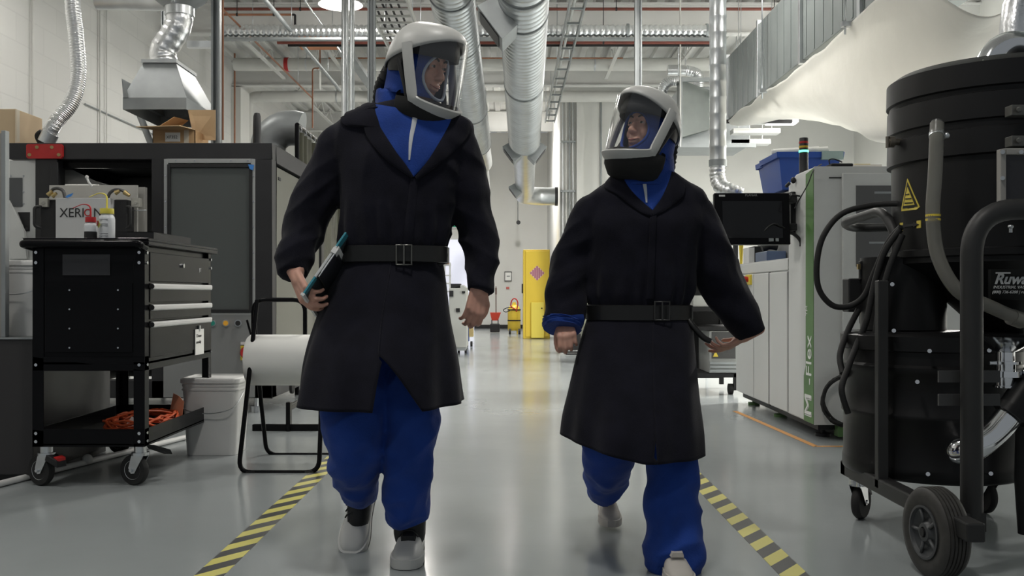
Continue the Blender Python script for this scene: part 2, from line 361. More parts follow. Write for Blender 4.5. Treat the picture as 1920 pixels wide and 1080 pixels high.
# ---------------------------------------------------------------- ducts and pipes overhead
def spiral(pts, r, pitch=.11, seg=36, ridge=.008, bands=()):
    m = MB(); pts = [Vector(p) for p in pts]; L = (pts[-1]-pts[0]).length; n = int(L/pitch); path = []; rad = []
    for i in range(n):
        for dt, dr in ((0, 0), (.72, 0), (.80, ridge), (.92, ridge)):
            path.append(pts[0].lerp(pts[-1], (i+dt)/n)); rad.append(r+dr)
    d = (pts[-1]-pts[0]).normalized(); x, y = frame_from(d)
    m.loft([[p+(x*math.cos(2*PI*k/seg)+y*math.sin(2*PI*k/seg))*q for k in range(seg)] for p, q in zip(path, rad)])
    return m
def on(a, b, py):                                                   # the depth at which a sloping run crosses an image row
    a, b = Vector(a), Vector(b); lo, hi = 0, 1
    for _ in range(40):
        t = (lo+hi)/2; p = a.lerp(b, t); y = CY-(p.z-H)*F/p.y
        if y < py: lo = t
        else: hi = t
    return a.lerp(b, t)
def band(p, d, r, parent, wd=.03, m=GALVD, name='band'):
    d = d.normalized()*wd/2; return MB().cyl(p-d, p+d, r, seg=36).build(name, m, parent)
A = P(981, -75, 8.0); B = P(984, 358, 18.6)
dirn = (B-A).normalized()
r0 = .230
D1 = thing('supply_duct', 'large spiral galvanized duct hanging over the middle of the aisle', 'duct', A)
c1 = on(A, B, 262)
spiral([A, c1], r0).build('spiral_section', GALV, D1)
MB().cyl(c1, on(A, B, 300), r0*.86, seg=36).build('collar', GALV, D1)
MB().cyl(on(A, B, 300), B, r0*.78, seg=36).build('end_section', GALV, D1)
for q in (-30, 20, 155, 262): band(on(A, B, q), dirn, r0+.013, D1, m=GALVD)
MB().tube(smooth_path([B, B+Vector((.0, .5, -.02)), B+Vector((.25, .8, -.02)), B+Vector((.62, .85, -.02))]), r0*.78, 28).build('end_elbow', GALV, D1)
MB().cyl(B+Vector((.62, .85, -.02)), B+Vector((.68, .85, -.02)), r0*.84, seg=28).build('end_cap', CHAR, D1)
def diffuser(c, sx, s_, parent):                                     # angled air outlet on the side of the duct
    d = Vector((sx, 0, -.75)).normalized(); f = Vector((0, 1, 0)); u = d.cross(f).normalized()
    m = MB(); k = []
    for t, ww, hh in ((.0, .18, .14), (.16, .2, .16)): k.append([c+d*t*s_+f*a*ww*s_+u*b*hh*s_ for a, b in ((-1, -1), (1, -1), (1, 1), (-1, 1))])
    m.loft(k, smooth=False); o = m.build('outlet', GALVD, parent, bevel=.004)
    m = MB(); cc = c+d*.165*s_; k = [cc+f*a*.16*s_+u*b*.12*s_ for a, b in ((-1, -1), (1, -1), (1, 1), (-1, 1))]; m.prism(k, d*.004); m.build('grille', CHAR, o)
for q, k in ((8, 1.2), (270, .95), (345, .8)):
    p = on(A, B, q)
    rr = r0 if q < 262 else r0*.8
    diffuser(p+Vector((-1, 0, -.75)).normalized()*(rr-.03), -1, k, D1)
    if q == 270: diffuser(p+Vector((1, 0, -.75)).normalized()*(rr-.03), 1, k, D1)
A2 = P(838, -60, 8.6); B2 = P(903, 305, 18.5)
D2 = thing('supply_duct', 'spiral galvanized duct left of the widest one, partly behind the taller helmet', 'duct', A2)
c2 = on(A2, B2, 268); spiral([A2, c2], .215).build('spiral_section', GALV, D2); MB().cyl(c2, B2, .205, seg=36).build('end_section', GALV, D2)
for q in (-20, 75, 205, 268): band(on(A2, B2, q), B2-A2, .228, D2)
MB().cyl(B2, P(912, 392, 24.0), .13, seg=28).build('narrow_section', GALV, D2)
for D_, a_, b_ in ((D1, A, B), (D2, A2, B2)):
    for k in range(4):
        p = a_.lerp(b_, .12+.25*k); MB().cyl(p+Vector((0, 0, .2)), (p.x, p.y, CEIL), .006, seg=6).build('hanger_rod', ZINC, D_)

def runx(name, label, cat, py, Y, r, x0, x1, m, group=None, hang=True):
    z = H+(CY-py)*Y/F; a = Vector(((x0-CX)*Y/F, Y, z)); b = Vector(((x1-CX)*Y/F, Y, z))
    t = thing(name, label, cat, a, 0, group); MB().cyl(a, b, r, seg=20).build('run', m, t)
    if hang:
        n = max(2, int((b.x-a.x)/2.2))
        for i in range(n):
            x = a.x+(b.x-a.x)*(i+.5)/n; MB().cyl((x, Y, z+r), (x, Y, CEIL), .006, seg=6).cyl((x-.012, Y, z), (x+.012, Y, z), r+.006, seg=20).build('hanger', BLKM if r < .06 else ZINC, t)
    return t, a, b
t, a, b = runx('white_pipe', 'thick white pipe crossing under the roof, the upper of the two', 'pipe', 121, 17.2, .115, 440, 1520, WPIPE)
MB().cyl((a.x+.9, 17.2, a.z), (a.x+.97, 17.2, a.z), .125, seg=20).build('red_clamp', RED, t)
t, a, b = runx('white_pipe', 'thick white pipe that turns down at the left wall, the lower of the two', 'pipe', 181, 18.9, .11, 492, 1330, WPIPE)
MB().tube(smooth_path([a, a+Vector((-.2, 0, -.04)), a+Vector((-.3, 0, -.25)), a+Vector((-.3, 0, -1.2))]), .11, 18).build('elbow', WPIPE, t)
z = H+(CY-58)*13.2/F
t = thing('ribbed_duct', 'narrow ribbed aluminium duct crossing the whole ceiling', 'duct', P(418, 58, 13.2))
fl = MB(); xa = (418-CX)*13.2/F; xb = (1335-CX)*13.2/F; n = int((xb-xa)/.075); prof = []
for i in range(n): prof += [(.070, i*.075), (.085, i*.075+.02), (.085, i*.075+.045), (.070, i*.075+.06)]
fl.lathe(prof, (xa, 13.2, z), (1, 0, 0), 22); fl.build('ribbed_tube', ALU, t)
for xx in (1177, 1325): MB().cyl(P(xx-2, 58, 13.2), P(xx+2, 58, 13.2), .10, seg=22).build('clamp', GALVD, t)
MB().box(xa, xb, 13.15, 13.25, z-.13, z-.10).build('support_rail', GALVD, t)
runx('red_pipe', 'thin red pipe along the topmost white beam', 'pipe', 17, 14.05, .022, 415, 1600, COPPER)
t, a, b = runx('red_pipe', 'thin orange pipe below the topmost red pipe, turning down at its end', 'pipe', 27.5, 13.6, .016, 410, 548, OPIPE)
MB().tube(rounded_path([b, b+Vector((.04, 0, 0)), b+Vector((.04, 0, -.33))], .03), .016, 8).build('drop', BLKM, t)
runx('red_pipe', 'dark red pipe crossing under the ribbed duct', 'pipe', 79, 13.5, .030, 520, 1335, COPPER)
runx('black_pipe', 'black pipe running just under the dark red pipe', 'pipe', 85, 13.62, .020, 540, 1330, BLKM, hang=False)
runx('thin_conduit', 'thin orange conduit on top of the upper white pipe', 'conduit', 109, 16.9, .012, 615, 1168, OPIPE, hang=False)
runx('thin_conduit', 'thin grey conduit across the far wall, upper one', 'conduit', 148, 19.3, .012, 1040, 1300, GALVD, hang=False)
runx('thin_conduit', 'thin grey conduit across the far wall, lower one', 'conduit', 162, 19.3, .012, 1040, 1300, GALVD, hang=False)
runx('black_pipe', 'dark cable bundle crossing between the white pipes, left side', 'cable bundle', 158, 19.0, .03, 610, 720, BLKM, hang=False)
def runy(name, label, cat, px, py, z, Y1, r, m, group=None, Y0=None):
    k = (z-H)*F/(CY-py); X = (px-CX)*k/F; a = Vector((X, (Y0 or k*.8), z)); b = Vector((X, Y1, z))
    t = thing(name, label, cat, a, 0, group); MB().cyl(a, b, r, seg=12).build('run', m, t)
    for u in (.2, .5, .85): p = a.lerp(b, u); MB().cyl(p, (p.x, p.y, CEIL), .005, seg=6).build('hanger', ZINC, t)
    return t
runy('black_pipe', 'thick dark pipe slanting away under the left ceiling', 'pipe', 497, 0, 4.55, 17.0, .03, GALVD)
runy('thin_conduit', 'thin orange conduit slanting away, left of the thick dark pipe', 'conduit', 400, 0, 4.6, 18, .014, OPIPE)
runy('thin_conduit', 'bright thin conduit slanting away left of the round lamp', 'conduit', 571, 0, 4.7, 15, .014, CHROME)
tag(MB().box(-2.62, -2.48, 14.6, 24, 4.72, 4.80).build('ceiling_rail', GALVD), 'dark metal rail running away under the ceiling beyond the upper white pipe', 'rail')
tag(MB().box(-1.72, -1.56, 18.2, 25, 4.5, 4.58).build('ceiling_rail', GALVD), 'dark metal rail beyond the lower white pipe', 'rail')
tag(MB().box(-3.35, -2.75, 14.5, 15.5, CEIL-.42, CEIL-.38).build('deck_plate', mat('orange_panel', (.55, .22, .10), .6)), 'small orange panel under the ceiling above the white pipes', 'panel')
tag(MB().box((588-CX)*16.9/F, (600-CX)*16.9/F, 16.85, 17.0, H+(CY-168)*16.9/F, H+(CY-133)*16.9/F).cyl(((594-CX)*16.9/F, 16.95, H+(CY-133)*16.9/F), ((594-CX)*16.9/F, 16.95, CEIL), .012, seg=8).build('junction_box', WPIPE, None), 'pale junction box below the upper white pipe', 'junction box')
rp = MB().tube(rounded_path([P(600, 128, 16.6)+Vector((0, 0, .34)), P(600, 128, 16.6), P(586, 128, 16.6), P(586, 240, 16.6)], .05), .013, 8); tag(rp.build('drop_conduit', OPIPE), 'thin orange conduit dropping beside the junction box', 'conduit')
rp = MB().tube([P(440, 88, 17.6), P(440, 646, 17.6)], .016, 8); tag(rp.build('drop_conduit', OPIPE), 'thin orange conduit down the far left corner', 'conduit')
rp = MB().tube([P(417, -20, 9.0), P(417, 262, 9.0)], .014, 8); tag(rp.build('drop_conduit', OPIPE), 'orange conduit beside the galvanized post on the left', 'conduit')
# cable trays
def tray(name, label, X, z, wd, y0, y1, step, m, cables=True):
    t = thing(name, label, 'cable tray', (X, y0, z)); MB().box(X-wd/2-.02, X-wd/2, y0, y1, z, z+.08).box(X+wd/2, X+wd/2+.02, y0, y1, z, z+.08).build('rail', m, t)
    y = y0+.05
    while y < y1: MB().box(X-wd/2, X+wd/2, y, y+.03, z+.005, z+.03).build('rung', m, t); y += step
    if cables:
        c = MB()
        for i in range(4): c.cyl((X-wd*.35+i*wd*.2, y0, z+.045), (X-wd*.35+i*wd*.2, y1, z+.045), .014, seg=8)
        c.build('cables', BLKM, t)
    for y in (y0+.4, (y0+y1)/2, y1-.4): MB().cyl((X-wd/2-.01, y, z), (X-wd/2-.01, y, CEIL), .006, seg=6).cyl((X+wd/2+.01, y, z), (X+wd/2+.01, y, CEIL), .006, seg=6).build('hanger_rods', ZINC, t)
    return t
tray('cable_tray', 'open ladder cable tray above the taller helmet', -1.42, 4.30, .46, 10.2, 13.2, .28, WPIPE)
tray('cable_tray', 'narrow cable tray running beside the widest duct', .80, 4.32, .16, 9.5, 19.0, .62, GALVD, cables=False)

runy('thin_conduit', 'white conduit right of the narrow cable tray', 'conduit', 1073, 20, 4.4, 19.3, .02, WPIPE)

# strut brackets down the wall corner
t = thing('conduit_stack', 'row of conduits with brackets down the far wall corner', 'conduit', (1.06, YW-.06, 0))
for i in range(4): MB().cyl((1.08+.07*i, YW-.05, .3), (1.08+.07*i, YW-.05, CEIL-.3), .016, seg=8).build('conduit', (GALV, WPIPE, GALVD, GALV)[i], t)
for z in (1.0, 2.0, 3.0, 4.0): MB().box(1.04, 1.34, YW-.08, YW-.02, z, z+.04).build('bracket', GALVD, t)
tag(MB().cyl((1.86, YW-.03, 0), (1.86, YW-.03, 4.9), .02, seg=8).build('wall_conduit', GALVD), 'single grey conduit on the far wall above the shorter person', 'conduit')

# vertical posts and pipes
def post(name, label, cat, px0, px1, Y, y0, y1, m, square=False, seamed=False):
    a = P((px0+px1)/2, y0, Y); b = P((px0+px1)/2, y1, Y); r = (px1-px0)/2*Y/F
    if square:
        q = MB().box(a.x-r, a.x-r*.55, Y-r, Y+r, b.z, a.z).box(a.x+r*.55, a.x+r, Y-r, Y+r, b.z, a.z).box(a.x-r, a.x+r, Y+r*.7, Y+r, b.z, a.z)
        return tag(q.build(name, m), label, cat)
    t = thing(name, label, cat, b); MB().cyl(a, b, r, seg=20).build('pipe', m, t)
    if seamed:
        k = MB(); z = b.z
        while z < a.z: k.cyl((a.x, Y, z), (a.x, Y, z+.006), r+.002, seg=20); z += .16
        k.build('seams', GALV, t)
    return t
def to_ceiling(px, Y, zb): return CY-(CEIL-H)*F/Y
post('riser_pipe', 'thick galvanized riser pipe in front of the round lamp, left one', 'pipe', 640, 654, 11.2, to_ceiling(0, 11.2, 0), 560, GALV, seamed=True)
post('riser_pipe', 'thick galvanized riser pipe in front of the round lamp, right one', 'pipe', 655, 665, 11.4, to_ceiling(0, 11.4, 0), 560, GALV, seamed=True)
post('channel_post', 'slotted steel post left of the taller helmet', 'post', 690, 704, 9.4, to_ceiling(0, 9.4, 0), 732, GALVD, square=True)
post('channel_post', 'slotted steel post above the shorter helmet', 'post', 1190, 1203, 11.5, to_ceiling(0, 11.5, 0), 698, GALVD, square=True)
post('channel_post', 'steel post behind the open cardboard box', 'post', 398, 414, 8.9, to_ceiling(0, 8.9, 0), 742, GALVD, square=True)
tag(MB().box(*(lambda a, b: (a.x, b.x, a.y-.03, a.y+.03, a.z-.03, a.z+.03))(P(352, 84, 8.95), P(398, 84, 8.95))).build('cross_channel', GALV), 'short steel channel joining the hood duct to the post', 'channel')
post('hanging_rod', 'thin white rod hanging left of the galvanized box unit', 'rod', 1274, 1277, 13.6, to_ceiling(0, 13.6, 0), 275, WPIPE)
post('channel_post', 'dark steel post left of the hood', 'post', 303, 310, 10.4, to_ceiling(0, 10.4, 0), 715, GALVD, square=True)
# vertical spiral duct right, with elbow onto the cabinet
t = thing('drop_duct', 'vertical galvanized duct dropping behind the monitor', 'duct', P(1346, 335, 8.6))
a = P(1346, 310, 8.6); top = Vector((a.x, a.y, CEIL)); spiral([top, a], .074, pitch=.14, seg=24, ridge=.003).build('spiral_section', GALV, t)
MB().cyl(P(1346, 300, 8.6), P(1346, 312, 8.6), .08, seg=24).build('collar', GALVD, t)
fx = MB(); pth = smooth_path([P(1345, 310, 8.6), P(1345, 332, 8.6), P(1352, 350, 8.55), P(1368, 358, 8.5), P(1388, 366, 8.5)], 10)
fx.tube(pth, .068, 20, rf=lambda s: 1+.05*math.sin(s*70)); fx.build('flexible_elbow', ALU, t)
# flexible foil duct left
t = thing('foil_duct', 'flexible silver duct coming down onto the black framed machine', 'duct', P(95, 268, 8.0))
pth = smooth_path([P(134, -160, 8.1), P(136, 0, 8.1), P(143, 70, 8.1), P(147, 140, 8.1), P(135, 190, 8.05), P(108, 225, 8.0), P(95, 245, 8.0), P(88, 266, 8.0)], 64)
MB().tube(pth, .062, 22, rf=lambda s: 1+.03*math.sin(s*600)).build('hose', ALU, t)
MB().cyl(P(95, 250, 8.0), P(86, 268, 8.0), .068, seg=22).build('clamp', GALV, t)
tag(MB().tube(smooth_path([P(78, 268, 8.1), P(72, 255, 8.1), P(80, 248, 8.1)]), .03, 10).build('black_hose', RUB), 'short black hose at the foot of the flexible silver duct', 'hose')
# hood and its duct
Yh = 8.6
t = thing('extraction_hood', 'galvanized extraction hood hanging above the black framed machine', 'hood', P(302, 210, Yh))
def rect(px0, px1, py, Ya, Yb):
    z = H+(CY-py)*Ya/F; return [Vector(((px0-CX)*Ya/F, Ya, z)), Vector(((px1-CX)*Ya/F, Ya, z)), Vector(((px1-CX)*Ya/F, Yb, z)), Vector(((px0-CX)*Ya/F, Yb, z))]
MB().loft([rect(230, 350, 205, 8.3, 9.2), rect(230, 350, 183, 8.3, 9.2), rect(268, 330, 118, 8.45, 8.95), rect(268, 330, 115, 8.45, 8.95)], smooth=False, cap=False).build('canopy', GALVD, t, bevel=.003).modifiers.new('t', 'SOLIDIFY').thickness = .004
MB().prism([P(231, 183, 8.29), P(228, 147, 8.29), P(240, 183, 8.29)], (0, .9, 0)).build('side_fin', GALVD, t)
MB().box(*(lambda a, b: (a.x, b.x, 8.43, 8.98, a.z-.01, a.z+.02))(P(266, 116, 8.45), P(332, 116, 8.45))).build('top_flange', GALV, t)
pth = smooth_path([P(308, 117, 8.7), P(306, 95, 8.7), P(322, 70, 8.7), P(335, 45, 8.7), P(337, 12, 8.7), P(337, 2, 8.7)], 10)
MB().tube(pth, .118, 28, rf=lambda s: 1+.02*math.sin(s*60)).build('duct_bend', ALU, t)
MB().cyl(P(337, 30, 8.7), P(337, 12, 8.7), .13, seg=28).build('collar', GALV, t)
MB().lathe([(.14, 0), (.22, .06), (.25, .10), (.25, .14)], P(337, 14, 8.7), seg=28).build('round_cap', GALVD, t)
a = P(300, -4, 8.6); MB().tube([P(182, -2, 8.9), P(240, -2, 8.9), P(290, 0, 8.8), P(334, -2, 8.7)], .1, 22).build('side_branch', GALV, t)
MB().cyl(P(337, 0, 8.7), (P(337, 0, 8.7).x, 8.7, CEIL), .2, seg=28).build('trunk', GALVD, t)
MB().cyl(P(258, 205, 8.9), P(285, 275, 8.9), .03, seg=10).build('brace', GALVD, t)

# galvanized box unit and flexible curl
t = thing('box_unit', 'angled galvanized box unit hanging left of the vertical duct', 'ventilation unit', P(1320, 270, 14))
xa, xb = (1277-CX)*14/F, (1352-CX)*14/F; za, zb = H+(CY-273)*14/F, H+(CY-150)*14/F
MB().box(xa+.04, xb+.5, 14.3, 15.4, za+.05, zb-.03).build('casing', GALVD, t, bevel=.01)
MB().prism([(xa, 14, za+.12), (xa+.52, 14.3, za+.3), (xa+.52, 14.3, zb-.1), (xa, 14, zb)], (.0, .35, 0)).build('angled_panel', mat('galv_green', (.10, .115, .108), .55, .2, var=.08), t)
for zz in (za, zb): MB().box(xa-.02, xb+.5, 13.95, 14.0, zz-.03, zz+.03).build('edge_rail', GALVD, t)
MB().box(xa-.03, xa+.01, 13.94, 14.0, za, zb).build('edge_rail', GALVD, t)
for q in (xa+.05, xb+.4): MB().cyl((q, 14.5, zb-.04), (q, 14.5, CEIL), .008, seg=6).build('hanger', ZINC, t)
pth = smooth_path([P(1277, 152, 14.4), P(1258, 153, 14.4), P(1246, 160, 14.4), P(1241, 175, 14.4)], 12)
MB().tube(pth, .075, 18, rf=lambda s: 1+.08*math.sin(s*110)).build('flexible_inlet', ALU, t)
pth = smooth_path([P(1285, 132, 16.2), P(1305, 138, 16.2), P(1310, 150, 16.2), P(1310, 165, 16.2)], 12)
tag(MB().tube(pth, .09, 18, rf=lambda s: 1+.05*math.sin(s*90)).cyl(pth[0]-Vector((.3, 0, -.0)), pth[0], .09, seg=18).cyl(pth[0], (pth[0].x, pth[0].y, CEIL), .01, seg=6).build('flexible_duct', ALU), 'curved flexible duct dropping from the upper white pipe', 'duct')
# big rectangular duct, right
t = thing('rectangular_duct', 'large rectangular galvanized duct above the white plastic sheet', 'duct', (3.0, 8, 3.12))
X0 = 2.73; MB().box(X0, 3.4, 3.2, 12.0, 3.12, 3.90).build('casing', mat('galv_panel', (.20, .222, .218), .5, .45, var=.10, scale=2.5), t, bevel=.005)
y = 4.4
while y < 12.1: MB().box(X0-.03, 3.43, y-.03, y+.03, 3.09, 3.93).build('flange', GALV, t, bevel=.004); y += 1.52
s_ = MB()
for i in range(36): s_.box(X0-.004, X0, 3.3+.24*i, 3.33+.24*i, 3.14, 3.88)
s_.build('crease', MATS['galv_panel'], t)
for y in (5.2, 7.6, 10.1, 11.9): MB().box(X0-.10, 3.5, y-.025, y+.025, 3.06, 3.10).cyl((X0-.07, y, 3.0), (X0-.07, y, CEIL), .009, seg=6).build('trapeze_hanger', BLKM if y > 11 else ZINC, t)
# linear fixtures behind the sheet
for i, (py, Y, x0, x1, l) in enumerate(((229, 13.6, 1376, 1494, 'upper white fixture under the plastic sheet, with lit end'), (249, 14.0, 1372, 1460, 'middle white fixture rail under the plastic sheet'), (269, 14.4, 1368, 1442, 'lowest white fixture rail beside the box unit'))):
    a = P(x0, py, Y); b = P(x1, py, Y); t = thing('linear_fixture', l, 'light fixture', a); MB().box(a.x, b.x, Y-.1, Y+.12, a.z-.02, a.z+.05).build('housing', WHITEP, t, bevel=.006)
    if i == 0: MB().box(b.x-.42, b.x-.02, Y-.08, Y+.1, a.z-.03, a.z-.021).build('diffuser', mat('panel_glow', (1, .96, .9), .5, emit=5), t)
    for q in (a.x+.1, b.x-.1): MB().cyl((q, Y+.0, a.z+.05), (q, Y+.0, CEIL), .005, seg=6).build('hanger', ZINC, t)
ld = bpy.data.lights.new('fill_panel_light', 'AREA'); ld.shape = 'RECTANGLE'; ld.size = 1.2; ld.size_y = .5; ld.energy = 230; ld.color = (1, .97, .92)
ld2 = ld.copy(); ld2.energy = 800
for p in ((4.9, 14.5, 3.95), (5.9, 10.5, 3.7)):  # panels added out of view to brighten the right wall and the sheet
    q = thing('fill_panel', 'unseen lit panel added to brighten the wall behind the plastic sheet' + (', nearer one' if p[1] < 12 else ', farther one'), 'lamp', p); MB().box(p[0]-.6, p[0]+.6, p[1]-.25, p[1]+.25, p[2], p[2]+.05).build('housing', WHITEP, q)
    MB().box(p[0]-.57, p[0]+.57, p[1]-.22, p[1]+.22, p[2]-.005, p[2]-.001).build('diffuser', MATS['panel_glow'], q)
    MB().cyl((p[0], p[1], p[2]+.05), (p[0], p[1], CEIL), .008, seg=6).build('hanger', ZINC, q)
    lo = bpy.data.objects.new('fill_panel_light', ld if p[1] > 12 else ld2); col.objects.link(lo); lo.location = (p[0], p[1], p[2]-.02)
# plastic sheet: a sagging bag below the duct
rows = [  # left edge follows the duct's lower edge; each row: image points with depth, left to right
    [(1364, 226, 11.9), (1372, 233, 11.9), (1385, 235, 11.8), (1400, 233, 11.8), (1420, 230, 11.7), (1440, 226, 11.7), (1455, 221, 11.6)],
    [(1400, 200, 11.0), (1425, 215, 10.8), (1455, 222, 10.7), (1480, 219, 10.6), (1505, 215, 10.5), (1530, 214, 10.4), (1555, 213, 10.3)],
    [(1455, 160, 9.7), (1490, 190, 9.4), (1535, 215, 9.1), (1570, 232, 8.9), (1600, 243, 8.8), (1640, 240, 8.8), (1670, 215, 8.8)],
    [(1520, 110, 8.6), (1560, 160, 8.2), (1600, 205, 7.9), (1635, 240, 7.7), (1670, 262, 7.6), (1720, 250, 7.6), (1770, 190, 7.7)],
    [(1580, 60, 7.8), (1620, 110, 7.4), (1670, 150, 7.1), (1720, 180, 6.9), (1770, 180, 6.9), (1820, 150, 7.0), (1860, 95, 7.1)],
    [(1640, 0, 7.0), (1680, 40, 6.7), (1730, 75, 6.5), (1780, 98, 6.4), (1830, 100, 6.4), (1875, 80, 6.4), (1912, 35, 6.5)],
    [(1700, -70, 6.3), (1740, -30, 6.1), (1790, 5, 5.9), (1840, 25, 5.8), (1880, 20, 5.8), (1915, -10, 5.9), (1935, -60, 6.0)]]
g = [[P(*q) for q in r] for r in rows]
g1 = [smooth_path(r, 8) for r in g]; cols_ = [smooth_path([g1[j][i] for j in range(len(g1))], 9) for i in range(len(g1[0]))]
rings = [[cols_[i][j] for i in range(len(cols_))] for j in range(len(cols_[0]))]
rings = [[p+Vector((0, 0, .07*(abs(noise.noise(Vector((p.x*1.3, p.y*.8, 3))))-.2)+.02*noise.noise(Vector(((p.x+p.y)*2.6, (p.x-p.y)*.9, 1))))) for p in r] for r in rings]
sh = MB(); sh.loft(rings, cap=False, open_=True); sh = sh.build('plastic_sheet', SHEET); sh.modifiers.new('t', 'SOLIDIFY').thickness = .004
tag(sh, 'large white plastic sheet sagging under the rectangular duct', 'plastic sheet')
ld = bpy.data.lights.new('bay_light', 'AREA'); ld.shape = 'DISK'; ld.size = .5; ld.energy = 1

# ---------------------------------------------------------------- black framed furnace machine (left)
def X_(px, Y): return (px-CX)*Y/F
def Z_(py, Y): return H+(CY-py)*Y/F
Ym = 7.6; T = Z_(268, Ym); ML = X_(14, Ym); MR = X_(510, Ym)
t = thing('furnace_machine', 'large black framed machine with a glass door behind the tool cart', 'machine', ((ML+MR)/2, Ym, 0))
fr = MB(); fr.box(ML, MR, Ym, Ym+.14, Z_(298, Ym), T)
for a, b in ((66, 107), (284, 307), (478, 510)): fr.box(X_(a, Ym), X_(b, Ym), Ym, Ym+.14, .12, Z_(298, Ym))
fr.box(X_(95, Ym), X_(110, Ym), Ym-.01, Ym, .3, Z_(300, Ym)-.02)
fr.box(ML, MR, Ym, Ym+.14, .12, .26); fr.box(ML, MR, Ym+2.0, Ym+2.14, Z_(298, Ym), T).box(ML, MR, Ym+2.0, Ym+2.14, .12, .26)
for q in (ML, MR-.1): fr.box(q, q+.1, Ym+.14, Ym+2.0, T-.14, T).box(q, q+.1, Ym+.14, Ym+2, .12, .26).box(q, q+.1, Ym+2.0, Ym+2.14, .12, T)
fr.build('frame', CHAR, t, bevel=.004)
MB().box(ML, MR-.03, Ym+.1, Ym+2.1, T-.02, T+.005).build('roof_panel', BLKM, t)
MB().box(ML, MR-.04, Ym+1.9, Ym+1.95, .2, T-.05).build('back_panel', BLKM, t)
MB().box(MR-.05, MR-.02, Ym+.16, Ym+1.98, .27, T-.16).build('side_panel', mat('olive_grey', (.13, .13, .11), .5), t)
MB().box(MR-.025, MR-.015, Ym+.28, Ym+.36, T-.26, T-.235).build('side_badge', BLKM, t)
for q in (ML+.2, MR-.15):
    for yy in (Ym+.1, Ym+1.9): MB().cyl((q, yy, 0), (q, yy, .05), .05, seg=14).cyl((q, yy, .04), (q, yy, .13), .018, seg=10).build('foot', ZINC, t)
# left white panel
p_ = MB().box(X_(15, Ym), X_(66, Ym), Ym+.02, Ym+.05, Z_(600, Ym), Z_(300, Ym)).build('white_panel', MACHW, t, bevel=.003)
MB().box(X_(15, Ym), X_(40, Ym), Ym+.01, Ym+.021, Z_(387, Ym), Z_(333, Ym)).build('window', mat('grey_window', (.08, .085, .09), .3), p_)
MB().prism([P(33, 398, Ym+.01), P(55, 398, Ym+.01), P(55, 433, Ym+.01), P(45, 433, Ym+.01), P(44, 424, Ym+.01)], (0, .012, 0)).cyl(P(50, 429, Ym), P(50, 429, Ym+.01), .012).build('latch', BLKM, p_)
b_ = MB()
for q in ((20, 330), (44, 330), (44, 360), (44, 382)): b_.cyl(P(*q, Ym+.012), P(*q, Ym+.03), .007, seg=8)
b_.build('bolts', ZINC, p_)
MB().prism([P(15, 375, Ym-.05), P(45, 434, Ym-.05), P(50, 485, Ym-.05), P(15, 485, Ym-.05)], (0, .03, 0)).build('white_chute', MACHW, p_)
# glass door
def ringframe(px0, px1, py0, py1, bpx, Y, dy, name, m, parent, bevel=.003):
    a, b, c_, d_ = X_(px0, Y), X_(px1, Y), Z_(py1, Y), Z_(py0, Y); k = bpx*Y/F
    return MB().box(a, a+k, Y, Y+dy, c_, d_).box(b-k, b, Y, Y+dy, c_, d_).box(a+k, b-k, Y, Y+dy, c_, c_+k).box(a+k, b-k, Y, Y+dy, d_-k, d_).build(name, m, parent, bevel=bevel)
dr = ringframe(307, 478, 298, 590, 8, Ym-.012, .05, 'door', mat('door_frame_grey', (.36, .37, .37), .45, .3), t)
ringframe(313, 473, 308, 586, 6, Ym-.02, .03, 'seal', BLKM, dr)
MB().box(X_(318, Ym), X_(468, Ym), Ym+.0, Ym+.006, Z_(582, Ym), Z_(313, Ym)).build('pane', mat('door_glass_dark', (.085, .093, .09), .13, rvar=.05, scale=1.5), dr)
b_ = MB()
for i in range(6): b_.cyl(P(475, 330+48*i, Ym-.016), P(475, 330+48*i, Ym), .006, seg=8); b_.cyl(P(310, 330+48*i, Ym-.016), P(310, 330+48*i, Ym), .006, seg=8)
for q in (330, 365, 433, 465): b_.cyl(P(q, 301, Ym-.016), P(q, 301, Ym), .006, seg=8)
b_.build('bolts', CHROME, dr)
MB().prism([P(465, 308, Ym-.03), P(476, 309, Ym-.03), P(474, 319, Ym-.03), P(468, 317, Ym-.03)], (0, .008, 0)).build('blue_tape', BTAPE, dr)
lp = MB().box(X_(307, Ym), X_(478, Ym), Ym-.01, Ym+.03, Z_(745, Ym), Z_(590, Ym)).build('lower_panel', MACHG, t, bevel=.003)
for q, m in ((398, mat('teal_button', (.02, .22, .17), .3)), (423, mat('amber_button', (.75, .38, .04), .3)), (446, BLKM)):
    MB().cyl(P(q, 606, Ym-.04), P(q, 606, Ym-.01), .02, seg=16).build('button', m, lp)
    MB().cyl(P(q, 606, Ym-.02), P(q, 606, Ym-.008), .028, seg=16).build('button_ring', ZINC, lp)
sw = MB().box(X_(453, Ym), X_(472, Ym), Ym-.03, Ym-.01, Z_(675, Ym), Z_(648, Ym)).build('switch_plate', YEL, t)
MB().cyl(P(462, 661, Ym-.075), P(462, 661, Ym-.03), .044, .05, seg=20).build('rotary_knob', RED, sw); MB().box(X_(453, Ym), X_(472, Ym), Ym-.028, Ym-.01, Z_(646, Ym), Z_(641, Ym)).build('switch_label', PLW, sw)
rp = MB().prism([P(*q, Ym-.03) for q in ((49, 272), (52, 270), (114, 270), (117, 273), (117, 293), (114, 297), (52, 297), (49, 294))], (0, .025, 0)).build('red_bracket', RED, t)
b_ = MB()
for q in ((69, 276), (97, 276), (55, 290), (110, 290)): b_.cyl(P(*q, Ym-.04), P(*q, Ym-.02), .014, seg=8)
b_.build('bolts', BRASS, rp)
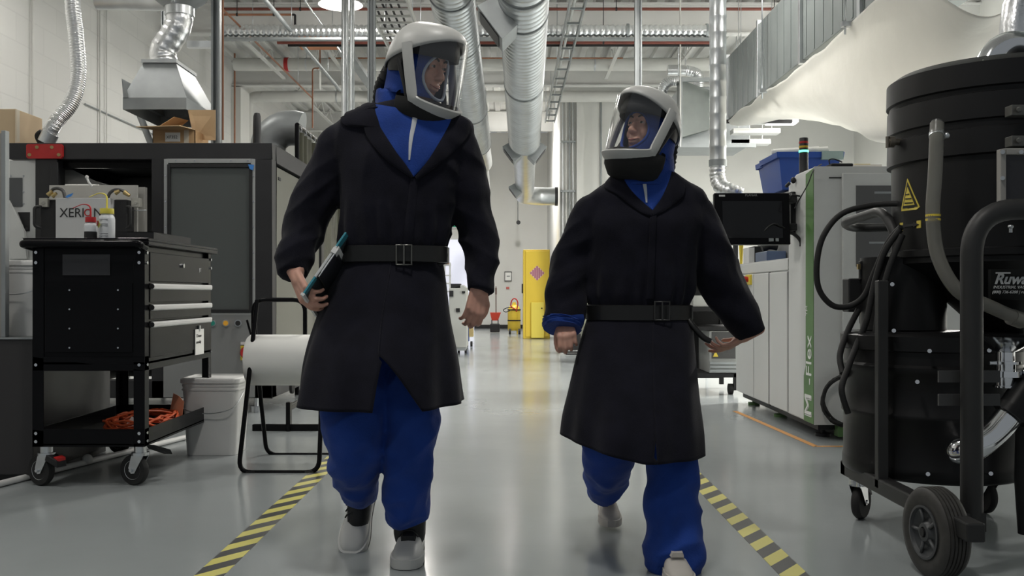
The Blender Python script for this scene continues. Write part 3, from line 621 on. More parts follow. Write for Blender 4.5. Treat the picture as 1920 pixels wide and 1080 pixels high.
# furnace module in the opening
mo = MB().box(X_(92, 7.45), X_(258, 7.45), 7.45, 7.47, Z_(470, 7.45), Z_(347, 7.45)).build('backing_plate', mat('brushed_steel', (.50, .49, .46), .42, .5), t, bevel=.004)
MB().box(X_(258, 7.6), X_(276, 7.6), 7.55, 7.6, Z_(470, 7.6), Z_(352, 7.6)).build('side_plate', MATS['brushed_steel'], t)
fb = MB().box(X_(104, 7.2), X_(206, 7.2), 7.2, 7.4, Z_(470, 7.2), Z_(371, 7.2)).build('furnace_box', mat('box_white', (.50, .505, .51), .4), t, bevel=.004)
for q in ((75, 104), (206, 238)):
    h_ = MB().box(X_(q[0], 7.28), X_(q[1], 7.28), 7.28, 7.42, Z_(470, 7.28), Z_(374, 7.28)).build('black_housing', BLKM, t, bevel=.006)
for q, sg in ((78, -1), (238, 1)):
    a = P(q, 388, 7.24); MB().tube(rounded_path([a, a+Vector((sg*.04, -.03, 0)), a+Vector((sg*.04, -.03, -.15)), a+Vector((0, 0, -.16))], .03), .011, 8).build('handle', BLKM, t)
for q in (81, 254): MB().box(X_(q-8, 7.25), X_(q+8, 7.25), 7.25, 7.30, Z_(388, 7.25), Z_(371, 7.25)).cyl(P(q, 380, 7.24), P(q, 380, 7.26), .012).build('mount_bracket', mat('pale_steel', (.42, .41, .37), .4, .5), t, bevel=.002)
for pts in ([(96, 366), (98, 356), (108, 353), (118, 358), (122, 371)], [(202, 372), (206, 362), (215, 356), (226, 356), (238, 362)]):
    MB().tube(smooth_path([P(*q, 7.25) for q in pts], 6), .012, 10).build('braided_hose', mat('braid', (.10, .10, .10), .4, .6), t)
for q in ((90, 366, 98, 358), (98, 368, 106, 362), (216, 362, 224, 358), (233, 360, 243, 367)):
    MB().cyl(P(q[0], q[1], 7.22), P(q[2], q[3], 7.22), .019, .012, seg=8).build('brass_fitting', BRASS, t)
MB().prism([P(122, 369, 7.19), P(128, 365, 7.19), P(137, 362, 7.19), P(133, 368, 7.19), P(126, 371, 7.19)], (0, .006, 0)).build('blue_tape', BTAPE, t)
MB().tube([P(163, 333, 7.3), P(166, 341, 7.3), P(173, 350, 7.3)], .009, 8).ell(P(163, 332, 7.3), .014, .014, .014).build('white_tie', PLW, t)
BT = mat('black_ink', (.015, .015, .015), .5); RT = mat('red_ink', (.35, .02, .02), .5)
text_mesh('XERI', .098, P(111.5, 407, 7.197), (1, 0, 0), (0, 0, 1), BT, fb, sx=.93)
MB().lathe([(.020, 0), (.028, 0), (.028, .003), (.020, .003), (.020, 0)], P(164.5, 398.5, 7.196), (0, 1, 0), 28, cap=False).build('letter_o', RT, fb)
text_mesh('N', .098, P(174.5, 407, 7.197), (1, 0, 0), (0, 0, 1), BT, fb)
MB().tube([P(248, 395, 7.3), P(275, 394, 7.3)], .004, 6).build('thin_rod', ZINC, t)
# stuff inside the dark opening and on top
MB().prism([P(108, 318, 7.8), P(108, 345, 7.8), P(190, 345, 7.8), P(135, 318, 7.8)], (0, .02, 0)).build('inner_panel', mat('inner_grey', (.2, .2, .19), .6), t)
MB().box(X_(107, Ym), X_(285, Ym), Ym+.1, Ym+.14, Z_(312, Ym), Z_(298, Ym)).build('inner_rail', BLK, t)
# ---- items on the machine
t = thing('cardboard_box', 'open cardboard box with flaps up on the black framed machine', 'box', P(345, 268, 8.0))
yb = 7.95; zt = T+.006; x0, x1 = X_(286, yb), X_(366, yb); h_ = .155
bx = MB(); bx.box(x0, x1, yb, yb+.006, zt, zt+h_).box(x0, x1, yb+.34, yb+.346, zt, zt+h_).box(x0, x0+.006, yb, yb+.346, zt, zt+h_).box(x1-.006, x1, yb, yb+.346, zt, zt+h_).box(x0, x1, yb, yb+.346, zt, zt+.006)
bx.build('carton', CARD, t)
MB().prism([(x0, yb, zt+h_), (x1, yb, zt+h_), (x1-.06, yb-.2, zt+h_+.0), (x0-.06, yb-.2, zt+h_-.01)], (0, 0, .006)).build('front_flap', CARDL, t)
MB().prism([(x0, yb, zt+h_), (x0, yb+.34, zt+h_), (x0+.20, yb+.28, zt+h_+.13), (x0+.16, yb+.05, zt+h_+.12)], (.006, 0, 0)).build('left_flap', CARD, t)
MB().prism([P(364, 262, 8.2), P(404, 263, 8.05), P(404, 206, 8.05), P(352, 206, 8.3)], (0, .006, 0)).build('right_flap', CARDL, t)
lb = MB().box(X_(310, yb), X_(338, yb), yb-.003, yb, zt+.06, zt+.135).build('label', PAPER, t); text_mesh('XF352', .035, (X_(312, yb), yb-.0035, zt+.085), (1, 0, 0), (0, 0, 1), BT, lb)
MB().box(X_(345, yb), X_(354, yb), yb-.002, yb, zt+.0, zt+h_).build('tape_strip', mat('clear_tape', (.62, .56, .45), .3), t)
t = thing('cardboard_box', 'closed cardboard box at the left end of the black framed machine', 'box', P(22, 268, 8.0))
MB().box(X_(-22, 8.0), X_(30, 8.0), 8.0, 8.45, T+.006, T+.006+.34).build('carton', mat('cardboard_light', (.60, .46, .30), .8), t, bevel=.003)
cb = MB(); cb.prism([(X_(30, 8), 8.0, T+.006), (X_(58, 8.3), 8.3, T+.006), (X_(58, 8.3), 8.3, T+.30), (X_(30, 8), 8.0, T+.345)], (-.2, .2, 0)); cb.build('carton_side', CARD, t)
MB().prism([P(29, 205, 7.995), P(37, 207, 8.05), P(37, 266, 8.05), P(29, 268, 7.995)], (0, -.003, 0)).build('tape_strip', MATS['clear_tape'], t)
t = thing('signal_tower', 'unlit dark grey signal tower on the black framed machine', 'signal tower', P(482, 268, 8.0))
MB().lathe([(.036, 0), (.038, .02), (.034, .03), (.035, .06), (.033, .1), (.034, .13), (.033, .2), (.030, .28), (.022, .305), (.001, .31)], (X_(482, 8), 8.0, T+.005), seg=24).build('segments', CHAR, t)
MB().cyl((X_(482, 8), 8, T+.005), (X_(482, 8), 8, T+.02), .042, seg=24).build('base', ZINC, t)
tag(MB().tube(smooth_path([P(502, 300, 9.4), P(505, 265, 9.4), P(525, 245, 9.4), P(548, 240, 9.4), P(565, 243, 9.4)], 8), .17, 26).build('bent_duct', GALVD), 'short wide galvanized bend behind the dark curtain', 'duct')
# curtain
t = thing('welding_curtain', 'dark olive curtain on a black frame beside the black framed machine', 'curtain', (-1.99, 9.0, 0))
MB().cyl((-1.99, 9.0, 0), (-1.99, 9.0, 2.53), .022, seg=12).cyl((-1.99, 12.0, 0), (-1.99, 12.0, 2.53), .022, seg=12).cyl((-1.99, 9.0, 2.53), (-1.99, 12.0, 2.53), .022, seg=12).build('frame', BLK, t)
rings = [[Vector((-1.98+.035*math.sin(i*.9)*(.6+.4*math.sin(i*.37)), 9.06+i*.03, z)) for i in range(96)] for z in (.15, .8, 1.6, 2.47)]
cu_ = MB(); cu_.loft(rings, cap=False, open_=True); c_ = cu_.build('cloth', mat('olive_curtain', (.055, .055, .036), .45, var=.15, scale=3), t); c_.modifiers.new('t', 'SOLIDIFY').thickness = .003
b_ = MB()
for i in range(14): b_.tube([(-1.99+.025*math.cos(k*PI/4), 9.1+i*.21, 2.5+.03*math.sin(k*PI/4)) for k in range(9)], .004, 6)
b_.build('rings', ZINC, t)
# low dark furniture behind the paper stand
t = thing('wheeled_base', 'low black wheeled frame on the floor behind the paper stand', 'dolly', (X_(545, 7.2), 7.1, 0))
MB().box(X_(482, 6.75), X_(620, 6.75), 6.62, 6.66, .0, .045).box(X_(545, 6.75), X_(553, 6.75), 6.6, 6.66, .0, .20).box(X_(545, 6.75), X_(553, 6.75), 6.66, 7.1, .14, .18).build('bars', BLK, t, bevel=.004)
for px_ in (545, 575): MB().cyl(P(px_, 725, 6.9), P(px_+5, 725, 6.9), .05, seg=18).build('wheel', RUB, t)

# ---------------------------------------------------------------- dark cabinet, bucket and door at the left edge
t = thing('dark_cabinet', 'charcoal sheet metal cabinet at the left edge, beside the tool cart', 'cabinet', (-2.8, 5.3, 0))
MB().box(-3.4, -2.41, 4.86, 5.80, .03, Z_(636, 4.86)).build('body', mat('cabinet_grey', (.040, .038, .039), .4, .2, rvar=.08), t, bevel=.006)
MB().box(-3.4, -2.40, 4.85, 5.81, Z_(636, 4.86), Z_(636, 4.86)+.006).build('top_sheet', GALVD, t)
MB().box(-3.38, -2.43, 4.88, 5.78, 0, .03).build('plinth', BLKM, t)
tag(MB().cyl((-2.52, 4.6, .018), (-2.05, 6.4, .018), .016, seg=12).ell((-2.33, 5.3, .035), .028, .028, .028).build('floor_conduit', PLW), 'pale conduit on the floor under the tool cart', 'conduit')
def bucket(name, label, c, wd, dp, h, top, lidm=PLW, handle=True):
    t = thing(name, label, 'bucket', c); c = Vector(c)
    def rr(a, b, z, r=.04, n=5):
        out = []
        for sx, sy, t0 in ((1, 1, 0), (-1, 1, PI/2), (-1, -1, PI), (1, -1, 3*PI/2)):
            for k in range(n+1): q = t0+PI/2*k/n; out.append(c+Vector((sx*(a-r)+r*math.cos(q), sy*(b-r)+r*math.sin(q), z)))
        return out
    k = .86
    MB().loft([rr(wd/2*k, dp/2*k, 0.001), rr(wd/2*k, dp/2*k, .01), rr(wd/2*.97, dp/2*.97, h*.84)]+[rr(wd/2*q, dp/2*q, h*z) for z, q in ((.84, 1.0), (.86, 1.0), (.86, .975), (.89, .975), (.89, 1.0), (.91, 1.0), (.91, .98), (.94, .98))]).build('pail', PLW, t)
    MB().loft([rr(wd/2*1.01, dp/2*1.01, h*.93), rr(wd/2*1.04, dp/2*1.04, h*.935), rr(wd/2*1.04, dp/2*1.04, h*.985), rr(wd/2*1.0, dp/2*1.0, h), rr(wd/2*.95, dp/2*.95, h), rr(wd/2*.94, dp/2*.94, h-.008)]).build('lid', lidm, t, )
    if handle:
        a = c+Vector((-wd/2, -dp*.1, h*.8)); b = c+Vector((wd/2, -dp*.1, h*.8))
        MB().tube(smooth_path([a, c+Vector((-wd*.42, -dp*.56, h*.62)), c+Vector((0, -dp*.56, h*.55)), c+Vector((wd*.42, -dp*.56, h*.62)), b], 6), .003, 6).build('wire_handle', ZINC, t)
    return t
bucket('plastic_pail', 'square white plastic bucket with a lid on the floor behind the tool cart', (X_(411, 5.8), 5.75, 0), .34, .30, .455, 0)
bucket('plastic_pail', 'white plastic bucket standing on the charcoal cabinet', (X_(38, 5.1), 5.19, Z_(636, 4.86)+.006), .30, .30, .40, 0)
t = thing('machine_door', 'brushed grey machine door edge at the far left of the picture', 'door panel', (X_(0, 4.95), 4.96, Z_(636, 4.86)+.006))
MB().box(X_(-30, 4.95), X_(4, 4.95), 4.95, 4.97, Z_(632, 4.95), Z_(250, 4.95)).build('panel', mat('warm_steel', (.32, .30, .28), .35, .4), t)
MB().box(X_(4, 4.95), X_(12, 4.95), 4.94, 4.98, Z_(632, 4.95), Z_(245, 4.95)).build('edge_frame', GALVD, t, bevel=.002)

# ---------------------------------------------------------------- tool cart
cx0, cx1, cy0, cy1 = -2.335, -1.785, 4.70, 5.75; zt = 1.185
t = thing('tool_cart', 'glossy black steel tool cart with drawers on four casters', 'tool cart', ((cx0+cx1)/2, (cy0+cy1)/2, 0))
po = MB()
for x, sx in ((cx0, 1), (cx1, -1)):
    for y, sy in ((cy0, 1), (cy1, -1)):
        MB().box(min(x, x+sx*.055), max(x, x+sx*.055), min(y, y+sy*.004), max(y, y+sy*.004), .198, zt).box(min(x, x+sx*.004), max(x, x+sx*.004), min(y, y+sy*.055), max(y, y+sy*.055), .198, zt).build('post', BLK, t, bevel=.001)
MB().box(cx0-.03, cx1+.03, cy0-.03, cy1+.03, zt, zt+.022).box(cx0-.03, cx1+.03, cy0-.03, cy0-.02, zt+.02, zt+.035).box(cx0-.03, cx0-.02, cy0-.03, cy1+.03, zt+.02, zt+.035).box(cx1+.02, cx1+.03, cy0-.03, cy1+.03, zt+.02, zt+.035).build('top', BLK, t, bevel=.006)
hb = MB().tube(rounded_path([(cx0+.0, cy0, zt-.01), (cx0-.02, cy0-.075, zt+.005), (cx1+.0, cy0-.075, zt+.005), (cx1+.0, cy0, zt-.01)], .03), .018, 14).build('handle_bar', BLK, t)
MB().box(cx0+.005, cx1-.02, cy0+.006, cy1-.006, .62, zt).build('cabinet', BLK, t, bevel=.003)
MB().box(cx0+.06, cx1-.06, cy0+.0, cy0+.008, .66, 1.0).build('side_panel', BLK, t, bevel=.003)
MB().box(X_(117, cy0), X_(206, cy0), cy0+.001, cy0+.006, Z_(516, cy0), Z_(477, cy0)).build('side_plate', mat('dark_plate', (.03, .03, .033), .3), t)
zs = [(1.155, 1.01), (1.0, .905), (.895, .82), (.81, .63)]
lab = []
for i, (a, b) in enumerate(zs):
    d_ = MB().box(cx1-.022, cx1+.004, cy0+.06, cy1-.06, b, a).build('drawer', BLK, t, bevel=.003)
    if i < 3:
        zz = (.985, .880, .795)[i]
        MB().box(cx1+.004, cx1+.026, cy0+.055, cy1-.055, zz-.016, zz+.014).build('handle', mat('satin_aluminium', (.62, .62, .62), .35, .3), d_, bevel=.008)
        MB().cyl((cx1+.015, cy0+.05, zz), (cx1+.015, cy0+.056, zz), .013, seg=10).cyl((cx1+.015, cy1-.056, zz), (cx1+.015, cy1-.05, zz), .013, seg=10).build('end_cap', BLKM, d_)
    if i == 0:
        MB().cyl((cx1+.004, (cy0+cy1)/2, 1.10), (cx1+.015, (cy0+cy1)/2, 1.10), .012, seg=14).build('lock', CHROME, d_)
        text_mesh('JET', .028, (cx1+.005, cy1-.24, 1.075), (0, 1, 0), (0, 0, 1), mat('silver_ink', (.5, .5, .5), .4), d_)
MB().box(cx0, cx1, cy0, cy1, .60, .615).box(cx0, cx1, cy0, cy0+.004, .57, .64).box(cx1-.004, cx1, cy0, cy1, .57, .64).build('middle_tray', BLK, t, bevel=.002)
sh_ = MB().box(cx0, cx1, cy0, cy1, .205, .215).box(cx0, cx1, cy0, cy0+.004, .198, .285).box(cx0, cx1, cy1-.004, cy1, .198, .285).box(cx0, cx0+.004, cy0, cy1, .198, .285).box(cx1-.004, cx1, cy0, cy1, .198, .285).build('lower_tray', BLK, t, bevel=.002)
b_ = MB()
for z in (.225, .265, .60, 1.10, 1.15):
    for x in (cx0+.02, cx1-.025): b_.cyl((x, cy0-.008, z), (x, cy0+.002, z), .008, seg=8)
    for y in (cy0+.02, cy1-.02): b_.cyl((cx1-.002, y, z), (cx1+.008, y, z), .008, seg=8)
b_.build('bolts', CHROME, t)
b_ = MB()
for q in (130, 221):
    for w_ in (544, 580, 616, 652): b_.cyl(P(q, w_, cy0-.006), P(q, w_, cy0+.004), .0045, seg=8)
b_.build('rivets', ZINC, t)
nt_ = MB().box(cx1+.006, cx1+.010, cy1-.32, cy1-.17, .60, .745).build('note', PAPER, t)
nt_.rotation_euler = (0, 0, 0)
for k, s_ in enumerate(('7 Drawer', 'assembly')): text_mesh(s_, .024, (cx1+.0105, cy1-.31, .70-.035*k), (0, 1, 0), (0, 0, 1), BT, nt_)
MB().box(cx1+.006, cx1+.014, cy1-.26, cy1-.24, .735, .765).build('note_clip', ZINC, t)
def caster(parent, c, r, brake=False, ang=0.0):
    c = Vector(c); Rz = Matrix.Rotation(ang, 3, 'Z')
    def L(x, y, z): return c+Rz @ Vector((x, y, z))
    cs = MB().cyl(L(0, 0, .155), L(0, 0, .198), .03, seg=20).cyl(L(0, 0, .15), L(0, 0, .165), .042, seg=20)
    for s in (-.022, .022): cs.prism([L(s, -.035, .155), L(s, .035, .155), L(s, .055, r+.01), L(s, .04, r-.018), L(s, .02, r-.015)], Rz @ Vector((.004, 0, 0)))
    cs.cyl(L(-.034, .035, r), L(.034, .035, r), .008, seg=10)
    o = cs.build('caster', ZINC, parent)
    MB().lathe([(r*.55, -.017), (r*.94, -.018), (r, -.010), (r, .010), (r*.94, .018), (r*.55, .017)], L(0, .035, r), Rz @ Vector((1, 0, 0)), 32).build('tyre', RUB, o)
    MB().lathe([(.006, -.019), (r*.2, -.019), (r*.3, -.012), (r*.5, -.012), (r*.62, -.018), (r*.62, .018), (r*.5, .012), (r*.3, .012), (r*.2, .019), (.006, .019)], L(0, .035, r), Rz @ Vector((1, 0, 0)), 28).build('hub', GALV, o)
    if brake:
        MB().prism([L(-.03, -.03, .16), L(-.03, -.10, .135), L(-.03, -.105, .10), L(-.03, -.02, .13)], Rz @ Vector((.06, 0, 0))).build('brake_pedal', BLKM, o, bevel=.004)
        MB().prism([L(-.022, -.075, .15), L(-.022, -.10, .142), L(-.022, -.10, .128), L(-.022, -.075, .136)], Rz @ Vector((.044, -.004, .004))).build('brake_tab', RED, o)
    return o
caster(t, (cx0+.05, cy0+.04, 0), .076, True, 1.15); caster(t, (cx1-.04, cy0+.05, 0), .076, False, 1.25)
o_ = t; caster(t, (cx0+.05, cy1-.06, 0), .076, False, 1.2); caster(t, (cx1-.05, cy1-.08, 0), .076, False, .35)
MB().prism([(cx1-.0, cy0+.12, .19), (cx1+.05, cy0+.22, .15), (cx1+.05, cy0+.25, .12), (cx1-.0, cy0+.17, .16)], (-.05, .01, 0)).build('brake_pedal', BLKM, t, bevel=.003)
# cord coil on the lower tray
t = thing('extension_cord', 'coiled orange extension cord on the lower tray of the tool cart', 'cord', (-1.99, 5.15, .216))
pts = []
for i in range(260):
    a = i*.19; k = math.sin(i*.37)*.03+math.sin(i*1.7)*.008
    pts.append((-1.98+(.15+k)*math.cos(a), 5.18+(.23+k)*math.sin(a), .226+.05*abs(math.sin(i*.11))+.02*math.sin(i*.53)**2))
MB().tube(pts, .0062, 7).build('coil', ORANGE, t)
MB().tube(smooth_path([(-2.1, 5.0, .29), (-1.98, 5.1, .32), (-1.9, 5.28, .30), (-1.85, 5.4, .26)]), .0062, 7).build('loose_end', ORANGE, t)
MB().prism([(-1.92, 5.42, .27), (-1.84, 5.40, .26), (-1.83, 5.40, .34), (-1.86, 5.41, .37), (-1.90, 5.43, .385)], (0, .003, 0)).build('tag', mat('peach_tag', (.62, .27, .16), .6), t)
MB().prism([(-2.01, 4.95, .225), (-1.95, 4.98, .225), (-1.94, 4.99, .30), (-1.96, 4.98, .31)], (0, .003, 0)).build('paper_tag', PAPER, t)
# bottles and tray on top
zc = zt+.022
def bottle(name, label, px, h, r, capm, tint, dark=False, Y=4.82):
    x = X_(px, Y); t = thing(name, label, 'bottle', (x, Y, zc)); bm_ = mat(name+'_body', tint, .35)
    MB().lathe([(.001, .001), (r*.97, .001), (r, .006), (r, h*.80), (r*.93, h*.90), (r*.72, h*.96), (r*.7, h)], (x, Y, zc), seg=28).build('body', bm_, t)
    c_ = MB().lathe([(.001, h), (r*.86, h), (r*.88, h+.002), (r*.86, h+.026), (.001, h+.027)], (x, Y, zc), seg=28).build('cap', capm, t)
    k = .075 if r > .03 else .062; b = Vector((x, Y, zc+h+.02))
    MB().tube(rounded_path([b, b+Vector((0, 0, k)), b+Vector((-.035, 0, k+.012)), b+Vector((-.085, -.01, k-.012))], .03), .0048, 8, rf=lambda s: 1-.6*s).build('spout', capm, t)
    if dark: MB().lathe([(r*.98, .0), (r*1.015, .0), (r*1.015, h*.52), (r*.98, h*.52)], (x, Y, zc), seg=28, cap=False).build('dark_label', BLKM, t)
    else:
        MB().cyl((x, Y, zc+.005), (x, Y, zc+h), .004, seg=8).build('dip_tube', PLW, t)
        for q in (.78, .62, .56, .28, .2): MB().box(x-r*.6, x+r*.55, Y-r-.0006, Y-r+.002, zc+h*q, zc+h*q+.003).build('print_line', mat('faint_ink', (.33, .34, .36), .6), t)
    return t
bt = bottle('wash_bottle', 'white wash bottle with a yellow cap on the tool cart', 200.5, .14, .0385, mat('yellow_cap', (.75, .65, .10), .4), (.62, .64, .66), Y=4.80)
MB().prism([P(184, 412, 4.755), P(188, 421, 4.75), P(185, 428, 4.755), P(181, 421, 4.76)], (0, .002, 0)).build('hazard_label', mat('lime_label', (.5, .5, .12), .6), bt)
MB().prism([P(182, 413, 4.757), P(185, 415, 4.75), P(184, 422, 4.75), P(181, 424, 4.757)], (0, -.002, 0)).build('red_label', mat('maroon_label', (.25, .03, .03), .6), bt)
bottle('wash_bottle', 'smaller red capped wash bottle left of the yellow capped one', 170, .098, .030, mat('red_cap', (.50, .025, .03), .4), (.62, .55, .54), True, Y=4.80)
t = thing('parts_tray', 'low black tray on the tool cart, right of the bottles', 'tray', (X_(255, 5.0), 5.05, zc))
MB().box(-2.02, -1.80, 4.86, 5.42, zc, zc+.005).box(-2.02, -2.015, 4.86, 5.42, zc, zc+.055).box(-1.805, -1.80, 4.86, 5.42, zc, zc+.055).box(-2.02, -1.80, 4.86, 4.865, zc, zc+.055).box(-2.02, -1.80, 5.415, 5.42, zc, zc+.055).build('shell', BLKM, t, bevel=.002)

# ---------------------------------------------------------------- paper roll stand
t = thing('paper_stand', 'black tube floor stand holding a large white paper roll', 'stand', (-1.2, 5.3, 0))
def fr_(pts, nm): MB().tube(rounded_path([P(*q) for q in pts], .07), .0125, 12).build(nm, BLK, t)
zb = .0125
fr_([(482, 563, 5.36), (461, 760, 5.18), (447, 886, 5.09), (598, 886, 5.09), (602, 780, 5.18), (596, 563, 5.36)], 'front_leg_loop')
fr_([(475, 620, 5.4), (475, 562, 5.38), (572, 562, 5.38), (572, 660, 5.4)], 'top_loop')
fr_([(478, 610, 5.40), (488, 740, 5.55), (500, 853, 5.66), (640, 853, 5.66), (640, 740, 5.55)], 'rear_leg_loop')
MB().cyl(P(463, 600, 5.36), P(474, 640, 5.4), .006, seg=8).build('hook', BLK, t)
MB().cyl(P(455, 675, 5.37), P(625, 675, 5.37), .012, seg=12).build('axle', ZINC, t)
for q in (470, 580): MB().cyl(P(q-8, 888, 5.085), P(q+8, 888, 5.085), .0135, seg=10).build('rubber_foot', RUB, t)
tag(MB().lathe([(.03, 0), (.132, 0), (.142, .012), (.142, .42), (.132, .43), (.03, .43)], P(467, 675, 5.37), (1, 0, 0), 48, cap=False).build('paper_roll', mat('paper_roll', (.78, .78, .75), .85)), 'large white paper roll on the black tube stand', 'paper roll')

# ---------------------------------------------------------------- white M-Flex machine (right)
XM = 1.97
t = thing('powder_machine', 'tall white machine with a green stripe behind the black vacuum', 'machine', (XM+.8, 6.9, 0))
zb = .10; zt = Z_(312, 6.2)
bd = MB().prism([(XM, 6.2, zb), (XM, 6.78, zb), (XM, 6.78, Z_(345, 6.75)), (XM, 6.60, Z_(345, 6.75)+.05), (XM, 6.42, zt), (XM, 6.2, zt)], (1.7, 0, 0)).build('body', MACHW, t, bevel=.012)
MB().prism([(XM-.004, 6.21, zb+.003), (XM-.004, 6.41, zb+.003), (XM-.004, 6.41, .40), (XM-.004, 6.37, .47), (XM-.004, 6.37, zt-.03), (XM-.004, 6.21, zt-.01)], (.004, 0, 0)).build('green_strip', GREEN, t)
MB().box(XM-.003, XM+1.7, 6.197, 6.2, zb, zt).build('front_skin', mat('front_grey', (.56, .57, .555), .45, var=.03), t)
ld_ = MB().box(XM+.001, XM+1.7, 6.78, 8.36, 1.19, 1.2).build('lower_top', MACHW, t)
MB().box(XM+.012, XM+1.7, 6.79, 8.36, zb, 1.19).build('lower_body', MACHW, t, bevel=.006)
MB().box(XM, XM+.012, 6.79, 8.33, 1.115, 1.19).build('fascia', MACHW, t, bevel=.003)
for y0, y1 in ((6.80, 7.26), (7.29, 7.72), (7.74, 8.32)):
    dd = MB().box(XM-.004, XM+.012, y0, y1, zb+.01, 1.105).build('door', MACHW, t, bevel=.004)
    if y0 == 7.74: MB().box(XM-.03, XM-.004, y0+.03, y0+.06, .72, .92).build('handle', BLKM, dd, bevel=.004)
MB().box(XM, XM+.01, 7.265, 7.285, zb, 1.11).build('door_gap', BLKM, t)
MB().box(XM+.05, XM+1.6, 6.28, 8.3, .055, zb).build('base_frame', BLKM, t)
for x, y in ((XM+.12, 6.4), (XM+.12, 7.4), (XM+.12, 8.2), (XM+1.4, 6.4)):
    MB().cyl((x, y, 0), (x, y, .02), .05, seg=16).cyl((x, y, .02), (x, y, .06), .015, seg=10).build('levelling_foot', GREEN if y > 7 else BLKM, t)
MB().box(XM+.16, XM+.3, 6.22, 6.3, .02, .10).build('green_foot', GREEN, t)
b = Vector((XM-.0055, 6.245, .135))
MB().box(0, 0, 0, 0, 0, 0)
Wt = mat('white_ink', (.72, .73, .71), .5)
for dz_, dy_ in ((0, 0), (.007, 0), (-.007, 0), (.0035, .004), (-.0035, -.004)): text_mesh('M', .20, (XM-.0055-dy_*.05, 6.245+dy_, .135+dz_), (0, 0, 1), (0, 1, 0), Wt, t)
text_mesh('-Flex', .165, (XM-.0055, 6.245, .345), (0, 0, 1), (0, 1, 0), Wt, t)
text_mesh('TM', .05, (XM-.0055, 6.33, .80), (0, 0, 1), (0, 1, 0), Wt, t)
# front window and hinge lines on the front face
wf = MB().box(X_(1578, 6.19), XM+1.6, 6.17, 6.197, .40, Z_(325, 6.19)).build('front_door', MATS['front_grey'], t, bevel=.006)
MB().box(X_(1605, 6.17), XM+1.4, 6.165, 6.172, Z_(500, 6.17), Z_(348, 6.17)).build('window', mat('smoked_window', (.10, .10, .10), .15), wf)
for q in ((1640, 1700, 361), (1630, 1690, 455)): MB().box(X_(q[0], 6.16), X_(q[1], 6.16), 6.163, 6.166, Z_(q[2]+2, 6.16), Z_(q[2]-2, 6.16)).build('inner_rail', GALVD, wf)
MB().box(X_(1555, 6.19), X_(1578, 6.19), 6.19, 6.197, Z_(334, 6.19), Z_(332, 6.19)).build('seam', BLKM, t)
MB().cyl(P(1582, 300, 6.5)+Vector((0, 0, 0)), P(1582, 300, 6.5)+Vector((0, 0, .001)), .001).build('pin', BLKM, t)
es = MB().box(XM-.02, XM+.0, 7.78, 7.93, Z_(534, 7.85), Z_(515, 7.85)).build('stop_plate', YEL, t, bevel=.003)
es2 = MB().cyl((XM-.06, 7.85, Z_(524, 7.85)), (XM-.02, 7.85, Z_(524, 7.85)), .028, .022, seg=16).build('stop_button', RED, es)
MB().cyl((XM-.03, 7.9, Z_(524, 7.85)), (XM-.02, 7.9, Z_(524, 7.85)), .015, seg=12).build('green_lamp', mat('green_glow', (.1, .8, .4), .4, emit=1.0), es)
MB().tube([P(1486, 343, 6.7)+Vector((-.02, 0, 0)), P(1487, 350, 6.7)+Vector((-.05, 0, 0))], .012, 10).build('knob', BLKM, t)
MB().ell(P(1493, 338, 6.6)+Vector((-.02, 0, 0)), .018, .018, .022).ell(P(1491, 367, 6.6)+Vector((-.02, 0, 0)), .018, .018, .022).build('cable_gland', BLKM, t)
cc = MB()                                                           # coil of cable hanging on the front face
pts = []
for i in range(130):
    a = i*.26+1.8; k = .012*math.sin(i*.6); pts.append((X_(1592, 6.1)+(.155+k)*math.cos(a), 6.14-.02*math.sin(i*.35), Z_(752, 6.12)+(.155+k)*math.sin(a)))
tag(cc.tube(pts, .0075, 7).build('cable_coil', RUB), 'coil of black cable hanging on the tall white machine', 'cable')
tag(MB().tube(smooth_path([P(1540, 308, 6.35), P(1525, 320, 6.19), P(1515, 345, 6.15), P(1500, 372, 6.2), P(1490, 390, 6.5)], 6), .004, 6).build('thin_cable', BLKM), 'thin black cable draped over the corner of the tall white machine', 'cable')
# on top: signal tower, pad, papers, bins
t = thing('signal_tower', 'lit signal tower with a glowing green ring on the tall white machine', 'signal tower', P(1507, 320, 6.55))
x, y = X_(1507, 6.55), 6.55; z0 = 1.764
MB().lathe([(.030, 0), (.032, .01), (.030, .02), (.030, .12), (.030, .24), (.028, .246), (.001, .246)], (x, y, z0), seg=24).build('column', CHAR, t)
for z, m in ((.155, mat('green_lens', (.12, .95, .55), .4, emit=3)), (.185, mat('amber_lens', (.5, .33, .02), .4)), (.215, mat('red_lens', (.40, .02, .02), .4))):
    MB().cyl((x, y, z0+z-.008), (x, y, z0+z+.006), .032, seg=24).build('lens', m, t)
t = thing('black_pad', 'flat black pad on the corner of the tall white machine', 'pad', P(1570, 308, 6.3)); MB().box(X_(1554, 6.26), X_(1595, 6.26), 6.21, 6.4, zt+.001, zt+.022).build('slab', BLKM, t, bevel=.006)
MB().tube(smooth_path([(X_(1555, 6.26), 6.25, zt+.02), (X_(1552, 6.26), 6.23, zt+.045), (X_(1560, 6.26), 6.22, zt+.05), (X_(1575, 6.26), 6.22, zt+.03)]), .004, 6).build('cord', BLKM, t)
t = thing('flat_box', 'flat brown cardboard box on the tall white machine', 'box', P(1620, 308, 6.45)); MB().box(X_(1580, 6.5), X_(1656, 6.5), 6.5, 6.75, zt+.001, zt+.04).build('carton', CARD, t, bevel=.002)
t = thing('paper_stack', 'white papers with a yellow marker on the flat brown box', 'papers', P(1620, 300, 6.55)); MB().box(X_(1590, 6.55), X_(1650, 6.55), 6.52, 6.7, zt+.041, zt+.056).build('sheets', PAPER, t)
MB().box(X_(1602, 6.55), X_(1632, 6.55), 6.55, 6.56, zt+.056, zt+.063).build('marker', YEL, t)
